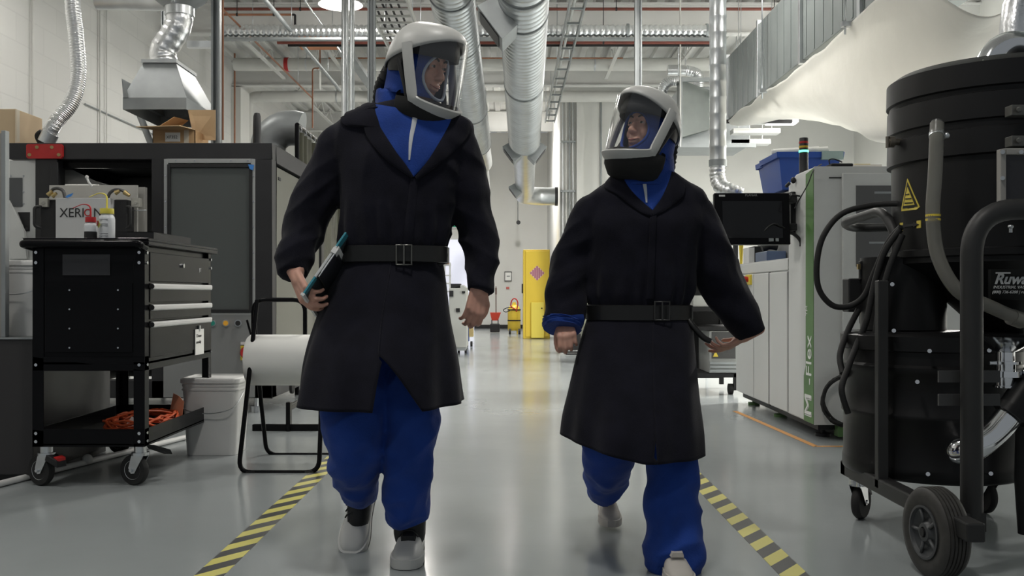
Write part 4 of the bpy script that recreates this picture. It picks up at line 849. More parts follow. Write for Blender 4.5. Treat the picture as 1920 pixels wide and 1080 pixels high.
# module behind that carries the bins
t = thing('control_module', 'grey equipment block on the white cabinets behind the monitor', 'equipment', (2.6, 7.9, 1.2))
MB().box(2.145, 3.2, 7.35, 8.3, 1.201, Z_(362, 7.55)).build('casing', MACHG, t, bevel=.01)
def bin_(label, px0, px1, py0, py1, Y, dp):
    a, b, z0, z1 = X_(px0, Y), X_(px1, Y), Z_(py1, Y), Z_(py0, Y); t = thing('storage_tote', label, 'tote', ((a+b)/2, Y+dp/2, z0), 0, None); BM = mat('tote_blue', (.012, .06, .30), .4)
    k = .04; h = z1-z0
    def rc(e, z): return [Vector((a+e, Y+e, z)), Vector((b-e, Y+e, z)), Vector((b-e, Y+dp-e, z)), Vector((a+e, Y+dp-e, z))]
    MB().loft([rc(k, z0), rc(.0, z1), rc(.008, z1), rc(k+.006, z0+.008)], smooth=False, cap=True).build('tub', BM, t, bevel=.01)
    MB().loft([rc(-.014, z1-.045), rc(-.018, z1), rc(.006, z1), rc(.006, z1-.04)], smooth=False, cap=False).build('rim', BM, t, bevel=.004)
    return t
zz = Z_(362, 7.55)
t = bin_('blue plastic tote, the nearer wide one behind the signal tower', 1460, 1578, 285, 355, 7.45, .5)
MB().box(X_(1540, 7.44), X_(1580, 7.44), 7.42, 7.9, Z_(300, 7.45), Z_(284, 7.45)).build('clear_lid_clip', mat('clear_lid', (.25, .33, .32), .3), t)
bin_('blue plastic tote, the smaller one at the left end', 1438, 1466, 300, 362, 8.0, .3)
t = thing('rolled_plans', 'rolled papers lying across the blue totes', 'papers', P(1490, 285, 7.6)); MB().cyl(P(1446, 286, 7.6), P(1552, 280, 7.6), .022, seg=14).cyl(P(1450, 284, 7.66), P(1535, 279, 7.66), .02, seg=14).build('roll', PAPER, t)
# small things on the lower cabinet top under the monitor
t = thing('equipment_box', 'small white box with a black side under the monitor', 'box', P(1380, 480, 7.6)); MB().box(1.985, 2.03, 7.95, 8.15, 1.201, 1.33).build('white_side', PLW, t)
MB().box(2.03, 2.135, 7.95, 8.15, 1.201, 1.34).build('black_side', BLKM, t)
t = thing('yellow_tool', 'small yellow tipped tool under the monitor', 'tool', P(1376, 455, 7.9)); MB().cyl((2.0, 8.28, 1.201), (2.0, 8.28, 1.38), .012, .02, seg=10).build('grip', YEL, t)
t = thing('black_scanner', 'black curved hand tool on the clear bin under the monitor', 'tool', P(1442, 470, 7.2)); MB().tube(smooth_path([(2.0, 7.6, 1.305), (2.06, 7.6, 1.325), (2.12, 7.6, 1.315)]), .028, 12).build('body', BLKM, t)
t = thing('clear_bin', 'bluish clear bin under the monitor', 'bin', P(1440, 480, 7.2)); MB().box(1.985, 2.135, 7.4, 7.75, 1.201, 1.277).build('tub', mat('bluish_plastic', (.06, .09, .17), .3), t, bevel=.006)
# monitor
t = thing('monitor', 'black touch monitor on an arm fixed to the tall white machine', 'monitor', P(1410, 460, 6.5))
Rm = Matrix.Rotation(math.radians(-6), 3, 'X')
c = P(1409, 411, 6.45)
MB().cbox(c, .505, .045, .35, Rm).build('case', BLK, t, bevel=.006)
MB().cbox(c+Vector((0, -.026, -.005)), .40, .004, .25, Rm).build('screen', mat('screen_black', (.004, .004, .005), .12), t)
text_mesh('PLANAR', .022, c+Rm @ Vector((-.045, -.0245, .152)), (1, 0, 0), Rm @ Vector((0, 0, 1)), mat('grey_ink', (.22, .22, .22), .5), t)
MB().cbox(c+Rm @ Vector((-.20, -.025, .155)), .04, .004, .012, Rm).build('sticker', PLW, t)
MB().cbox(c+Rm @ Vector((.12, -.03, -.145)), .03, .012, .02, Rm).cbox(c+Rm @ Vector((.16, -.03, -.145)), .02, .012, .02, Rm).build('ports', GALVD, t)
MB().box(XM-.035, XM-.001, 6.60, 6.66, Z_(440, 6.63), Z_(360, 6.63)).build('wall_rail', BLKM, t, bevel=.004)
for q, w_ in ((372, 376), (425, 428)): MB().box(X_(1455, 6.5), XM-.02, 6.50, 6.64, Z_(w_+6, 6.6), Z_(q-4, 6.6)).build('arm', BLKM, t, bevel=.006)
MB().tube(smooth_path([P(1470, 430, 6.5), P(1490, 440, 6.5), P(1501, 452, 6.5), P(1502, 462, 6.5)]), .012, 8).build('cable', BLKM, t)
MB().tube(smooth_path([P(1425, 455, 6.45), P(1432, 435, 6.42), P(1450, 420, 6.41), P(1465, 425, 6.41), P(1478, 432, 6.45)]), .006, 8).build('cable', BLKM, t)
MB().tube(smooth_path([P(1500, 368, 6.5), P(1485, 366, 6.5), P(1480, 374, 6.5)]), .006, 8).build('cable', BLKM, t)

# ---------------------------------------------------------------- black shelf unit beyond the white cabinets
t = thing('equipment_rack', 'black open rack with instruments left of the white cabinets', 'rack', (X_(1345, 9.0), 9.3, 0))
x0, x1 = X_(1285, 9.0), X_(1384, 9.0)
pm = MB()
for x in (x0, x1-.04):
    for y in (9.0, 9.6): MB().box(x, x+.04, y, y+.04, .04, 1.62).build('upright', BLKM, t)
for z in (.16, .60, .78, 1.10): MB().box(x0, x1, 9.0, 9.64, z, z+.04).build('shelf', BLKM, t, bevel=.003)
MB().box(x0, x1, 9.62, 9.64, .1, 1.1).build('back_panel', BLKM, t)
for x in (x0+.05, x1-.06): MB().cyl((x-.02, 9.05, .05), (x+.02, 9.05, .05), .05, seg=18).build('wheel', RUB, t)
tag(MB().box(X_(1300, 9.0), X_(1352, 9.0), 9.03, 9.4, .821, .93).build('instrument', mat('instrument_beige', (.52, .53, .50), .4), bevel=.01), 'pale instrument box on the black rack', 'instrument')
tag(MB().box(X_(1354, 9.0), X_(1366, 9.0), 9.05, 9.2, .821, .90).build('orange_box', ORANGE, bevel=.004), 'small orange box on the black rack', 'box')
gm = mat('light_grey_metal', (.34, .35, .34), .4)
t2 = thing('cabinet_unit', 'dark glazed unit with a warning triangle on the lower rack shelf', 'unit', (X_(1345, 9.0), 9.2, .2))
MB().box(X_(1330, 8.99), X_(1381, 8.99), 8.99, 9.5, .205, .595).build('body', gm, t2, bevel=.004)
MB().box(X_(1335, 8.98), X_(1379, 8.98), 8.98, 8.99, .34, .59).build('dark_door', mat('dark_window', (.05, .05, .05), .2), t2)
MB().prism([P(1337, 669, 8.975), P(1347, 669, 8.975), P(1342, 658, 8.975)], (0, .004, 0)).build('warning_triangle', YEL, t2)
for k in range(3): MB().box(X_(1331, 8.98), X_(1381, 8.98), 8.97, 8.99, .215+.035*k, .24+.035*k).build('ridge', GALVD, t2)
g_ = MB()
for i in range(5): g_.cyl((X_(1302+5*i, 9.1), 9.15, 1.141), (X_(1302+5*i, 9.1), 9.15, 1.26), .012, seg=10)
tag(g_.box(X_(1298, 9.1), X_(1324, 9.1), 9.1, 9.2, 1.141, 1.18).build('lamp_block', GALV), 'cluster of small metal fittings on top of the black rack', 'fittings')
tag(MB().box(X_(1322, 11.5), X_(1445, 11.5), 11.5, 11.55, Z_(386, 11.5), Z_(378, 11.5)).box(X_(1322, 11.5), X_(1445, 11.5), 11.5, 11.55, Z_(397, 11.5), Z_(392, 11.5)).box(X_(1324, 11.5), X_(1328, 11.5), 11.5, 11.55, 0, Z_(370, 11.5)).box(X_(1440, 11.5), X_(1445, 11.5), 11.5, 11.55, 0, Z_(378, 11.5)).build('rail_frame', GALV), 'horizontal metal rails behind the monitor', 'rail frame')
t = thing('olive_cabinet', 'tall olive locker behind the shorter person', 'locker', (X_(1105, 13), 13.2, 0)); MB().box(X_(1094, 13), X_(1150, 13), 13.0, 13.5, 0, 1.5).build('body', mat('olive_paint', (.22, .23, .17), .5), t, bevel=.01)
MB().box(X_(1105, 12.99), X_(1106, 12.99), 12.99, 13.0, .1, 1.4).build('door_seam', BLKM, t)
t = thing('floor_unit', 'low black unit with two bars behind the shorter person\'s hand', 'floor unit', (X_(1065, 15), 15, 0)); MB().box(X_(1053, 15), X_(1110, 15), 15, 15.4, .06, .32).build('body', BLKM, t, bevel=.01)
for z in (.02, .045): MB().cyl((X_(1060-(z*400-8), 14.8), 14.6+z*5, z), (X_(1110, 14.8), 14.6+z*5, z), .012, seg=8).build('bar', BLKM, t)

# ---------------------------------------------------------------- far end of the aisle
t = thing('safety_cabinet', 'tall yellow safety cabinet at the far end of the aisle', 'cabinet', (X_(1005, 20.1), 20.3, 0))
x0, x1 = X_(981, 20.1), X_(1031, 20.1); zt_ = Z_(468, 20.1); YC = mat('cabinet_yellow', (.66, .48, .05), .4)
MB().box(x0, x1, 20.1, 20.9, .0, zt_).build('body', YC, t, bevel=.01)
MB().box(x0+.05, x1-.02, 20.08, 20.1, .04, zt_-.03).build('door', YC, t, bevel=.006)
MB().box(X_(996, 20.05), X_(1020, 20.05), 20.04, 20.08, .02, Z_(567, 20.05)).build('lower_door', mat('pale_yellow', (.68, .56, .09), .4), t, bevel=.004)
c = P(1007, 512, 20.07); PU = mat('purple_stripe', (.28, .06, .14), .5)
dm = MB().prism([c+Vector((-.16, .008, 0)), c+Vector((0, .008, -.16)), c+Vector((.16, .008, 0)), c+Vector((0, .008, .16))], (0, .003, 0)).build('diamond_sign', mat('pink_sign', (.62, .45, .42), .5), t)
for i in range(-3, 4): hh = .15-abs(i)*.042; MB().box(c.x+i*.042-.012, c.x+i*.042+.012, c.y+.002, c.y+.006, c.z-hh, c.z+hh).build('stripe', PU, dm)
MB().ell(P(1016, 578, 20.02), .015, .015, .015).build('latch', BLKM, t); MB().box(x0-.03, x0, 20.2, 20.3, .95, 1.15).build('side_latch', BLKM, t)
t = thing('extinguisher_cart', 'small yellow cylinder cart with a red looped hose', 'cart', (X_(963, 22.5), 22.5, 0))
MB().lathe([(.001, .08), (.14, .08), (.15, .12), (.15, .55), (.12, .64), (.05, .68), (.04, .74), (.001, .74)], (X_(964, 22.5), 22.5, 0), seg=20).build('cylinder', YC, t)
MB().tube(rounded_path([P(957, 627, 22.4), P(957, 578, 22.4), P(970, 578, 22.4), P(970, 627, 22.4)], .1), .016, 8).build('frame', YC, t)
for z in (.3, .55): MB().cyl((X_(964, 22.5), 22.5, z), (X_(964, 22.5), 22.5, z+.03), .155, seg=20).build('strap', BLKM, t)
MB().tube(smooth_path([P(968, 585, 22.3), P(971, 568, 22.3), P(966, 560, 22.3), P(960, 563, 22.3), P(958, 574, 22.3), P(966, 580, 22.3)], 6), .014, 8).build('hose', RED, t)
MB().tube(smooth_path([P(962, 577, 22.3), P(952, 577, 22.3), P(944, 581, 22.3), P(948, 585, 22.3), P(957, 582, 22.3)], 6), .010, 8).build('black_hose', BLKM, t)
for q in (956, 974): MB().cyl(P(q-2, 622, 22.3), P(q+2, 622, 22.3), .07, seg=16).build('wheel', RUB, t)
t = thing('mop_bucket', 'red and black mop bucket with an upright mop at the far wall', 'mop bucket', (X_(929, 23), 23, 0))
a, b = X_(919, 23), X_(937, 23); MB().box(a, b, 22.9, 23.2, .02, .22).build('black_base', BLKM, t, bevel=.02)
MB().loft([[Vector((a+.04, 22.95, .30)), Vector((b-.04, 22.95, .30)), Vector((b-.04, 23.15, .30)), Vector((a+.04, 23.15, .30))], [Vector((a, 22.9, .49)), Vector((b+.03, 22.9, .49)), Vector((b+.03, 23.2, .49)), Vector((a, 23.2, .49))]], smooth=False).build('red_wringer', mat('bucket_red', (.62, .06, .03), .4), t)
MB().box(a+.03, a+.05, 22.94, 23.16, .2, .32).box(b-.05, b-.03, 22.94, 23.16, .2, .32).build('bracket', BLKM, t)
MB().cyl(P(930, 596, 23), P(930, 537, 23), .012, seg=8).cyl(P(930, 552, 23), P(930, 540, 23), .02, seg=8).build('mop_handle', mat('brown_handle', (.10, .06, .05), .5), t)
t = thing('framed_notice', 'small framed notice on the far wall left of the yellow cabinet', 'notice', P(953, 526, YF-.03)); ringframe(946, 959.5, 509, 527, 1.0, YF-.05, .03, 'frame', BLKM, t, 0)
MB().box(X_(947, YF), X_(959, YF), YF-.03, YF-.02, Z_(526, YF), Z_(510, YF)).build('sheet', PAPER, t); MB().box(X_(950, YF), X_(956, YF), YF-.035, YF-.03, Z_(519, YF), Z_(517, YF)).build('print', GALVD, t)
tag(MB().box(X_(949, YF), X_(955, YF), YF-.02, YF-.005, Z_(542, YF), Z_(538, YF)).build('red_label', mat('small_red', (.55, .12, .10), .6)), 'tiny red label on the far wall under the framed notice', 'label')
t = thing('round_clock', 'small round black disc hanging on a cord at the far wall', 'disc', P(972, 417, 25)); MB().cyl(P(972, 417, 25), P(972, 417, 25)+Vector((0, .04, 0)), .055, seg=24).build('disc', BLKM, t); MB().cyl(P(971, 415, 25.02), (P(971, 415, 25.02).x, 25.02, CEIL), .01, seg=6).build('cord', GALVD, t)
# machines seen under the taller person's arm
t = thing('bench_frame', 'white bench frame with orange trim seen under the arm of the taller person', 'bench', (X_(828, 17), 17, 0))
for q in (812, 832, 842): MB().box(X_(q, 17), X_(q+3, 17), 17, 17.05, 0, Z_(492, 17)).build('upright', MACHW, t)
MB().box(X_(800, 17), X_(843, 17), 16.95, 17.5, Z_(497, 17), Z_(493, 17)).build('top', MACHW, t); MB().box(X_(800, 16.9), X_(842, 16.9), 16.9, 16.95, Z_(495, 17), Z_(492, 17)).build('orange_trim', OPIPE, t)
for w_ in (515, 530, 545): MB().box(X_(812, 17), X_(846, 17), 16.98, 17.02, Z_(w_+3, 17), Z_(w_, 17)).build('rail', MACHW, t)
t = thing('grey_unit', 'grey steel unit on casters seen under the arm of the taller person', 'machine', (X_(860, 15), 15, 0))
MB().prism([(X_(848, 15), 15, .1), (X_(875, 15), 15, .1), (X_(875, 15), 15, Z_(540, 15)), (X_(868, 15), 15, Z_(534, 15)), (X_(842, 15), 15, Z_(540, 15)), (X_(842, 15), 15, .5)], (0, .6, 0)).build('body', mat('unit_grey', (.40, .41, .39), .45), t, bevel=.01)
for q in ((842, 850, 545, 556), (855, 862, 578, 585), (866, 872, 546, 550)): MB().box(X_(q[0], 14.98), X_(q[1], 14.98), 14.98, 15, Z_(q[3], 15), Z_(q[2], 15)).build('dark_panel', BLKM, t)
MB().box(X_(845, 15), X_(863, 15), 15.0, 15.4, Z_(540, 15), Z_(532, 15)).build('top_block', BLKM, t)
for q in (859, 872): MB().cyl((X_(q-2, 15), 15.2, .035), (X_(q+2, 15), 15.2, .035), .035, seg=14).build('wheel', RUB, t)
MB().box(X_(856, 15), X_(873, 15), 14.9, 15.5, .06, .1).build('base', GALVD, t)
t = thing('small_dolly', 'small blue and tan dolly standing beyond the grey steel unit', 'dolly', (X_(880, 17), 17, 0))
MB().box(X_(872, 17), X_(879, 17), 17, 17.3, .10, .40).build('blue_panel', mat('dolly_blue', (.03, .07, .25), .5), t); MB().box(X_(879.5, 17), X_(887, 17), 17, 17.3, .18, .40).build('tan_panel', mat('dolly_tan', (.42, .33, .15), .6), t)
for q in (876, 884): MB().cyl(P(q-2, 645, 17), P(q+2, 645, 17), .05, seg=14).build('wheel', RUB, t)

# ---------------------------------------------------------------- black industrial vacuum (right foreground)
VB = mat('vacuum_black', (.0085, .0085, .009), .4, rvar=.06, scale=3, spec=.3); VF = mat('vacuum_frame', (.018, .018, .018), .5, var=.2, scale=5)
t = thing('industrial_vacuum', 'large black industrial vacuum on a wheeled frame at the right', 'vacuum', (1.9, 3.8, 0))
dc = (1.76, 4.0); dr_ = .353
MB().lathe([(.001, .215), (dr_-.01, .215), (dr_, .225), (dr_, .27), (dr_-.004, .28), (dr_-.004, .45), (dr_+.004, .46), (dr_+.004, .475), (dr_-.004, .485), (dr_-.004, .63), (dr_+.006, .64), (dr_+.006, .66), (dr_-.006, .67), (dr_-.006, .72), (dr_+.008, .725), (dr_+.008, .78), (dr_-.01, .79), (.001, .80)], (dc[0], dc[1], 0), seg=64).build('drum', VB, t)
uc = (2.02, 3.93); ur = .437
MB().lathe([(.06, .77), (.075, .78), (.30, 1.0), (ur-.03, 1.06), (ur-.012, 1.07), (ur-.012, 1.09), (ur, 1.095), (ur, 1.12), (ur-.012, 1.125), (ur-.012, 1.47), (ur+.006, 1.475), (ur+.004, 1.57), (ur-.006, 1.575), (ur-.004, 1.60), (ur+.006, 1.605), (ur+.004, 1.70), (ur-.006, 1.705), (ur-.004, 1.72), (ur+.008, 1.725), (ur+.006, 1.815), (ur-.03, 1.84), (.001, 1.85)], (uc[0], uc[1], 0), seg=72).build('upper_canister', VB, t)
CR = CHROME
# casing behind with bolts
MB().box(1.56, 1.80, 3.97, 4.3, .80, 1.08).build('motor_housing', VB, t, bevel=.02)
MB().cyl((1.66, 4.05, .80), (1.66, 4.05, 1.10), .17, seg=32).build('filter_pot', VB, t)
# frame: lower rails, posts, arch
YA = 3.25
MB().box(1.43, 1.49, 3.0, 4.15, .17, .23).build('rail', VF, t, bevel=.006); MB().box(2.50, 2.56, 3.0, 4.15, .17, .23).build('rail', VF, t, bevel=.006)
MB().box(1.43, 2.56, 4.09, 4.15, .17, .23).build('rail', VF, t, bevel=.006)
MB().box(1.43, 1.47, 3.72, 3.76, .19, 1.0).build('post', VF, t, bevel=.004)
ar = MB()
pth = rounded_path([(1.565, YA, .16), (1.565, YA, 1.235), (2.62, YA, 1.235), (2.62, YA, .16)], .16, 10)
MB().tube(pth, .036, 16).build('arch', VF, t)
MB().box(1.49, 1.6, YA-.03, YA+.03, .15, .21).build('crossbar', VF, t)
for z in (.665, .585): MB().box(1.47, 1.68, YA+.035, YA+.045, z-.02, z+.02).build('tab', mat('tab_grey', (.05, .05, .05), .5), t)
b_ = MB()
for q in ((1661, 533), (1664, 620)): b_.cyl(P(q[0]+12, q[1], 3.71), P(q[0]+12, q[1], 3.73), .008, seg=10)
for q in ((1743, 658), (1720, 716), (1740, 889), (1858, 888), (1855, 657)): b_.cyl(P(q[0], q[1], 3.63), P(q[0], q[1], 3.67), .008, seg=10)
b_.build('bolts', CHROME, t)
# rear push loop
MB().tube(rounded_path([P(1680, 760, 3.95), P(1682, 440, 3.95), P(1655, 394, 4.05), P(1580, 418, 4.45), P(1600, 428, 4.6), P(1700, 425, 4.5)], .08), .021, 12).build('push_handle', VF, t)
# big wheels
def bigwheel(c):
    c = Vector(c); ax = Vector((-.995, -.10, 0)).normalized()
    tr = []
    R_ = .150
    prof = [(.088, -.04), (.118, -.046), (.140, -.042), (R_-.003, -.032)]
    for k in range(5): y = -.028+.0125*k; prof += [(R_, y), (R_, y+.008), (R_-.005, y+.009), (R_-.005, y+.0115)]
    prof += [(R_-.003, .034), (.140, .042), (.118, .046), (.088, .04)]
    o = MB().lathe(prof, c, ax, 56, cap=False).build('wheel', mat('tyre_grey', (.04, .038, .035), .6, var=.2, scale=30), t)
    MB().lathe([(.088, .04), (.090, .046), (.082, .047), (.078, .036), (.05, .024), (.036, .03), (.030, .044), (.018, .045), (.017, .02), (.001, .02)], c, ax, 40, cap=False).lathe([(.001, -.02), (.08, -.03), (.09, -.046), (.09, .04)], c, ax, 40, cap=False).build('rim', mat('rim_grey', (.06, .063, .066), .45), o)
    for k in range(5):
        a = 2*PI*k/5; x, y = frame_from(ax); dv = x*math.cos(a)+y*math.sin(a)
        MB().cyl(c+ax*.036+dv*.034, c+ax*.038+dv*.078, .006, seg=6).build('rib', mat('rim_grey2', (.09, .093, .096), .4), o)
    MB().cyl(c+ax*.02, c+ax*.05, .014, seg=14).build('axle_end', BLKM, o)
bigwheel((1.43, 3.22, .150)); bigwheel((2.68, 3.22, .150))
def vcaster(c, r=.075, ang=.2, brake=False):
    c = Vector(c); Rz = Matrix.Rotation(ang, 3, 'Z')
    def L(x, y, z): return c+Rz @ Vector((x, y, z))
    k = MB().cyl(L(0, 0, .145), L(0, 0, .172), .035, seg=18)
    for s in (-.026, .022): k.prism([L(s, -.04, .15), L(s, .04, .15), L(s, .05, r), L(s, .03, r-.015), L(s, .015, r)], Rz @ Vector((.004, 0, 0)))
    o = k.cyl(L(-.03, .035, r), L(.03, .035, r), .008, seg=10).build('caster', CHROME, t)
    MB().lathe([(.02, -.018), (r*.9, -.018), (r, -.009), (r, .009), (r*.9, .018), (.02, .018)], L(0, .035, r), Rz @ Vector((1, 0, 0)), 32, cap=False).build('tyre', RUB, o)
    MB().prism([L(-.02, .0, r*2.0), L(-.02, .09, r*1.9), L(-.02, .115, r*1.2), L(-.02, .09, r*1.3)], Rz @ Vector((.04, 0, 0))).build('guard', BLKM, o, bevel=.003)
vcaster((1.46, 4.02, 0), ang=-.7); vcaster((2.06, 4.12, 0), ang=.2); MB().box(1.9, 2.2, 4.06, 4.15, .17, .2).build('caster_plate', VF, t)
# clamp fitting below the cone
fx, fy = X_(1885, 3.55), 3.55
MB().lathe([(.12, Z_(630, fy)), (.045, Z_(657, fy)), (.032, Z_(660, fy)), (.032, Z_(676, fy)), (.052, Z_(677, fy)), (.052, Z_(682, fy)), (.034, Z_(683, fy)), (.034, Z_(694, fy)), (.055, Z_(695, fy)), (.058, Z_(706, fy)), (.036, Z_(708, fy)), (.036, Z_(722, fy)), (.042, Z_(723, fy)), (.042, Z_(726, fy)), (.034, Z_(726, fy))], (fx, fy, 0), seg=32, cap=False).build('clamp_fitting', CR, t)
MB().cyl((fx-.07, fy-.02, Z_(680, fy)), (fx-.04, fy-.02, Z_(680, fy)), .008, seg=8).cyl((fx+.05, fy-.03, Z_(700, fy)), (fx+.14, fy-.03, Z_(700, fy)), .016, seg=10).cyl((fx-.08, fy, Z_(700, fy)), (fx-.055, fy, Z_(700, fy)), .012, seg=8).build('wing_nut', CR, t)
# chrome inlet bend
pth = smooth_path([P(1818, 830, 3.72), P(1800, 842, 3.60), P(1800, 846, 3.50), P(1830, 838, 3.46), P(1868, 808, 3.48), P(1896, 775, 3.50), P(1915, 755, 3.52)], 8)
MB().tube(pth, .047, 24).build('chrome_inlet', CR, t)
MB().cyl(P(1893, 780, 3.5), P(1903, 768, 3.5), .064, seg=24).build('hose_cuff', VB, t)
MB().tube([P(1899, 772, 3.5), P(1925, 735, 3.52), P(1960, 690, 3.55)], .058, 24).build('rubber_hose', VB, t)
MB().tube([P(1925, 1000, 3.6), P(1918, 900, 3.6), P(1921, 780, 3.6)], .03, 16, rf=lambda s: 1).build('corrugated_hose', RUB, t)
# clear hose and its valve
pth = smooth_path([P(1757, 232, 3.50), P(1756, 260, 3.48), P(1753, 330, 3.47), P(1749, 400, 3.46), P(1756, 470, 3.45), P(1777, 520, 3.43), P(1805, 552, 3.42), P(1850, 572, 3.44), P(1910, 598, 3.50), P(1950, 608, 3.55)], 10)
MB().tube(pth, .0245, 20).build('clear_hose', CLEARH, t)
MB().cyl(P(1757, 228, 3.51), P(1757, 252, 3.49), .02, seg=18).build('hose_stub', mat('stub_grey', (.06, .06, .06), .3), t)
MB().cyl(P(1757, 250, 3.49), P(1757, 257, 3.48), .0275, seg=20).ell(P(1775, 254, 3.49), .012, .012, .012).build('hose_clamp', ZINC, t)
for w_ in (404, 412): MB().cyl(P(1749.5, w_-2, 3.46), P(1749.5, w_+2, 3.46), .0258, seg=20).build('yellow_band', YEL, t)
MB().cyl(P(1896, 594, 3.49), P(1915, 601, 3.51), .03, seg=20).build('hose_cuff', CLEARH, t)
# gauge window, brackets, valve
gw = ringframe(1876, 1990, 279, 389, 11, 3.42, .03, 'gauge_frame', mat('gauge_grey', (.30, .29, .27), .5), t)
MB().box(X_(1885, 3.43), X_(1980, 3.43), 3.43, 3.46, Z_(380, 3.43), Z_(288, 3.43)).build('pane', mat('gauge_dark', (.02, .02, .024), .15), gw)
b_ = MB()
for q in ((1880, 285), (1880, 334), (1883, 384), (1915, 285), (1905, 385)): b_.cyl(P(*q, 3.41), P(*q, 3.425), .008, seg=8)
b_.build('screw', ZINC, gw)
for q in (196, 254): MB().box(X_(1897, 3.44), X_(1960, 3.44), 3.44, 3.49, Z_(q+20, 3.44), Z_(q, 3.44)).cyl(P(1911, q+9, 3.42), P(1911, q+9, 3.44), .01, seg=8).build('bracket', mat('bracket_grey', (.12, .12, .11), .4, .5), t, bevel=.003)
vx = MB().cyl(P(1665, 266, 3.9), P(1690, 266, 3.9), .014, seg=10).cyl(P(1667, 266, 3.9), P(1676, 266, 3.9), .023, seg=8).cyl(P(1664, 256, 3.9), P(1664, 277, 3.9), .008, seg=8)
vx.build('valve', mat('dark_brass', (.2, .18, .15), .4, .8), t)
pth = smooth_path([P(1850, 130, 3.95), P(1868, 98, 3.95), P(1895, 84, 3.95), P(1925, 90, 3.95), P(1945, 110, 3.95)], 8)
MB().tube(pth, .055, 22).build('exhaust_bend', CR, t)
p_ = thing('foil_duct', 'galvanized duct section in the top right corner above the black vacuum', 'duct', P(1907, 60, 5.2)); MB().tube([P(1930, -40, 5.2), P(1907, 15, 5.2), P(1903, 50, 5.2), P(1903, 80, 5.2)], .075, 22, rf=lambda s: 1+.03*math.sin(s*60)).build('bend', ALU, p_)
MB().cyl(P(1903, 75, 5.2), P(1903, 140, 5.2), .07, seg=24).build('lower_section', GALV, p_)
MB().cyl(P(1930, -40, 5.2), (P(1930, -40, 5.2).x, 5.2, CEIL), .075, seg=24).build('upper_section', GALV, p_)
# decals that follow the canister
def on_cyl(px, py, r, c=uc):
    d = Vector(((px-CX)/F, 1, 0)); a = d.x*d.x+1; bq = -2*(d.x*c[0]+c[1]); cq = c[0]**2+c[1]**2-r*r; y = (-bq-math.sqrt(max(0, bq*bq-4*a*cq)))/(2*a)
    return Vector((d.x*y, y, H+(CY-py)*y/F))
def decal(poly, r, m, name, parent, th=.001):
    pts = [on_cyl(x, y, r) for x, y in poly]; ins = [p-(p-Vector((uc[0], uc[1], p.z))).normalized()*.004 for p in pts]; n = len(pts)
    k = MB(); k.add(pts+ins, [tuple(range(n)), tuple(range(n, 2*n))[::-1]]+[(i, (i+1) % n, (i+1) % n+n, i+n) for i in range(n)]); return k.build(name, m, parent)
DY = mat('decal_yellow', (.62, .50, .08), .5)
w1 = decal([(1701, 335), (1724, 388), (1718, 393), (1690, 396), (1690, 390)], ur-.009, DY, 'warning_decal', t)
decal([(1701, 342), (1720, 387), (1692, 391)], ur-.0075, BT, 'border', w1); decal([(1701, 351), (1714, 384), (1694, 386)], ur-.006, DY, 'inner', w1)
for k_, (a_, b_, q_) in enumerate(((1698, 1704, 364), (1697, 1708, 372), (1696, 1711, 380))): decal([(a_, q_), (b_, q_-1), (b_, q_+1), (a_, q_+2)], ur-.0045, BT, 'print', w1)
w2 = decal([(1687, 418), (1726, 413), (1726, 427), (1687, 433)], ur-.009, DY, 'arrow_decal', t)
decal([(1690, 422), (1712, 419.5), (1712, 417), (1722, 420.5), (1712, 426), (1712, 423.5), (1690, 427)], ur-.0065, BT, 'arrow', w2)
lg = mat('logo_silver', (.45, .46, .46), .4)
o_ = P(1867, 533, 3.38); rt = Vector((1, 0.0, 0)); up_ = Vector((0, .22, .97))
nm = MB().prism([P(1858, 505, 3.40), P(1985, 505, 3.36), P(1985, 562, 3.44), P(1858, 562, 3.48)], (0, .02, 0)).build('name_plate', VB, t)
Lp = P(1864, 532, 3.40)
text_mesh('Ruwac', .052, Lp, (1, -.0, 0), (0, 0, 1), lg, nm, shear=.35, bold=.0015)
text_mesh('INDUSTRIAL VACUUMS', .0145, P(1862, 541, 3.40), (1, 0, 0), (0, 0, 1), lg, nm, shear=.3)
text_mesh('(800) 736-6288 | ruwac', .0145, P(1860, 550, 3.40), (1, 0, 0), (0, 0, 1), lg, nm, shear=.3)
MB().box(X_(1868, 3.39), X_(1895, 3.39), 3.39, 3.395, Z_(513, 3.39), Z_(510.5, 3.39)).build('logo_bar', lg, nm)
MB().cyl(P(1895, 426, 3.44), P(1895, 436, 3.44), .006, seg=8).ell(P(1895, 425, 3.44), .01, .01, .008).build('bolt', ZINC, t)
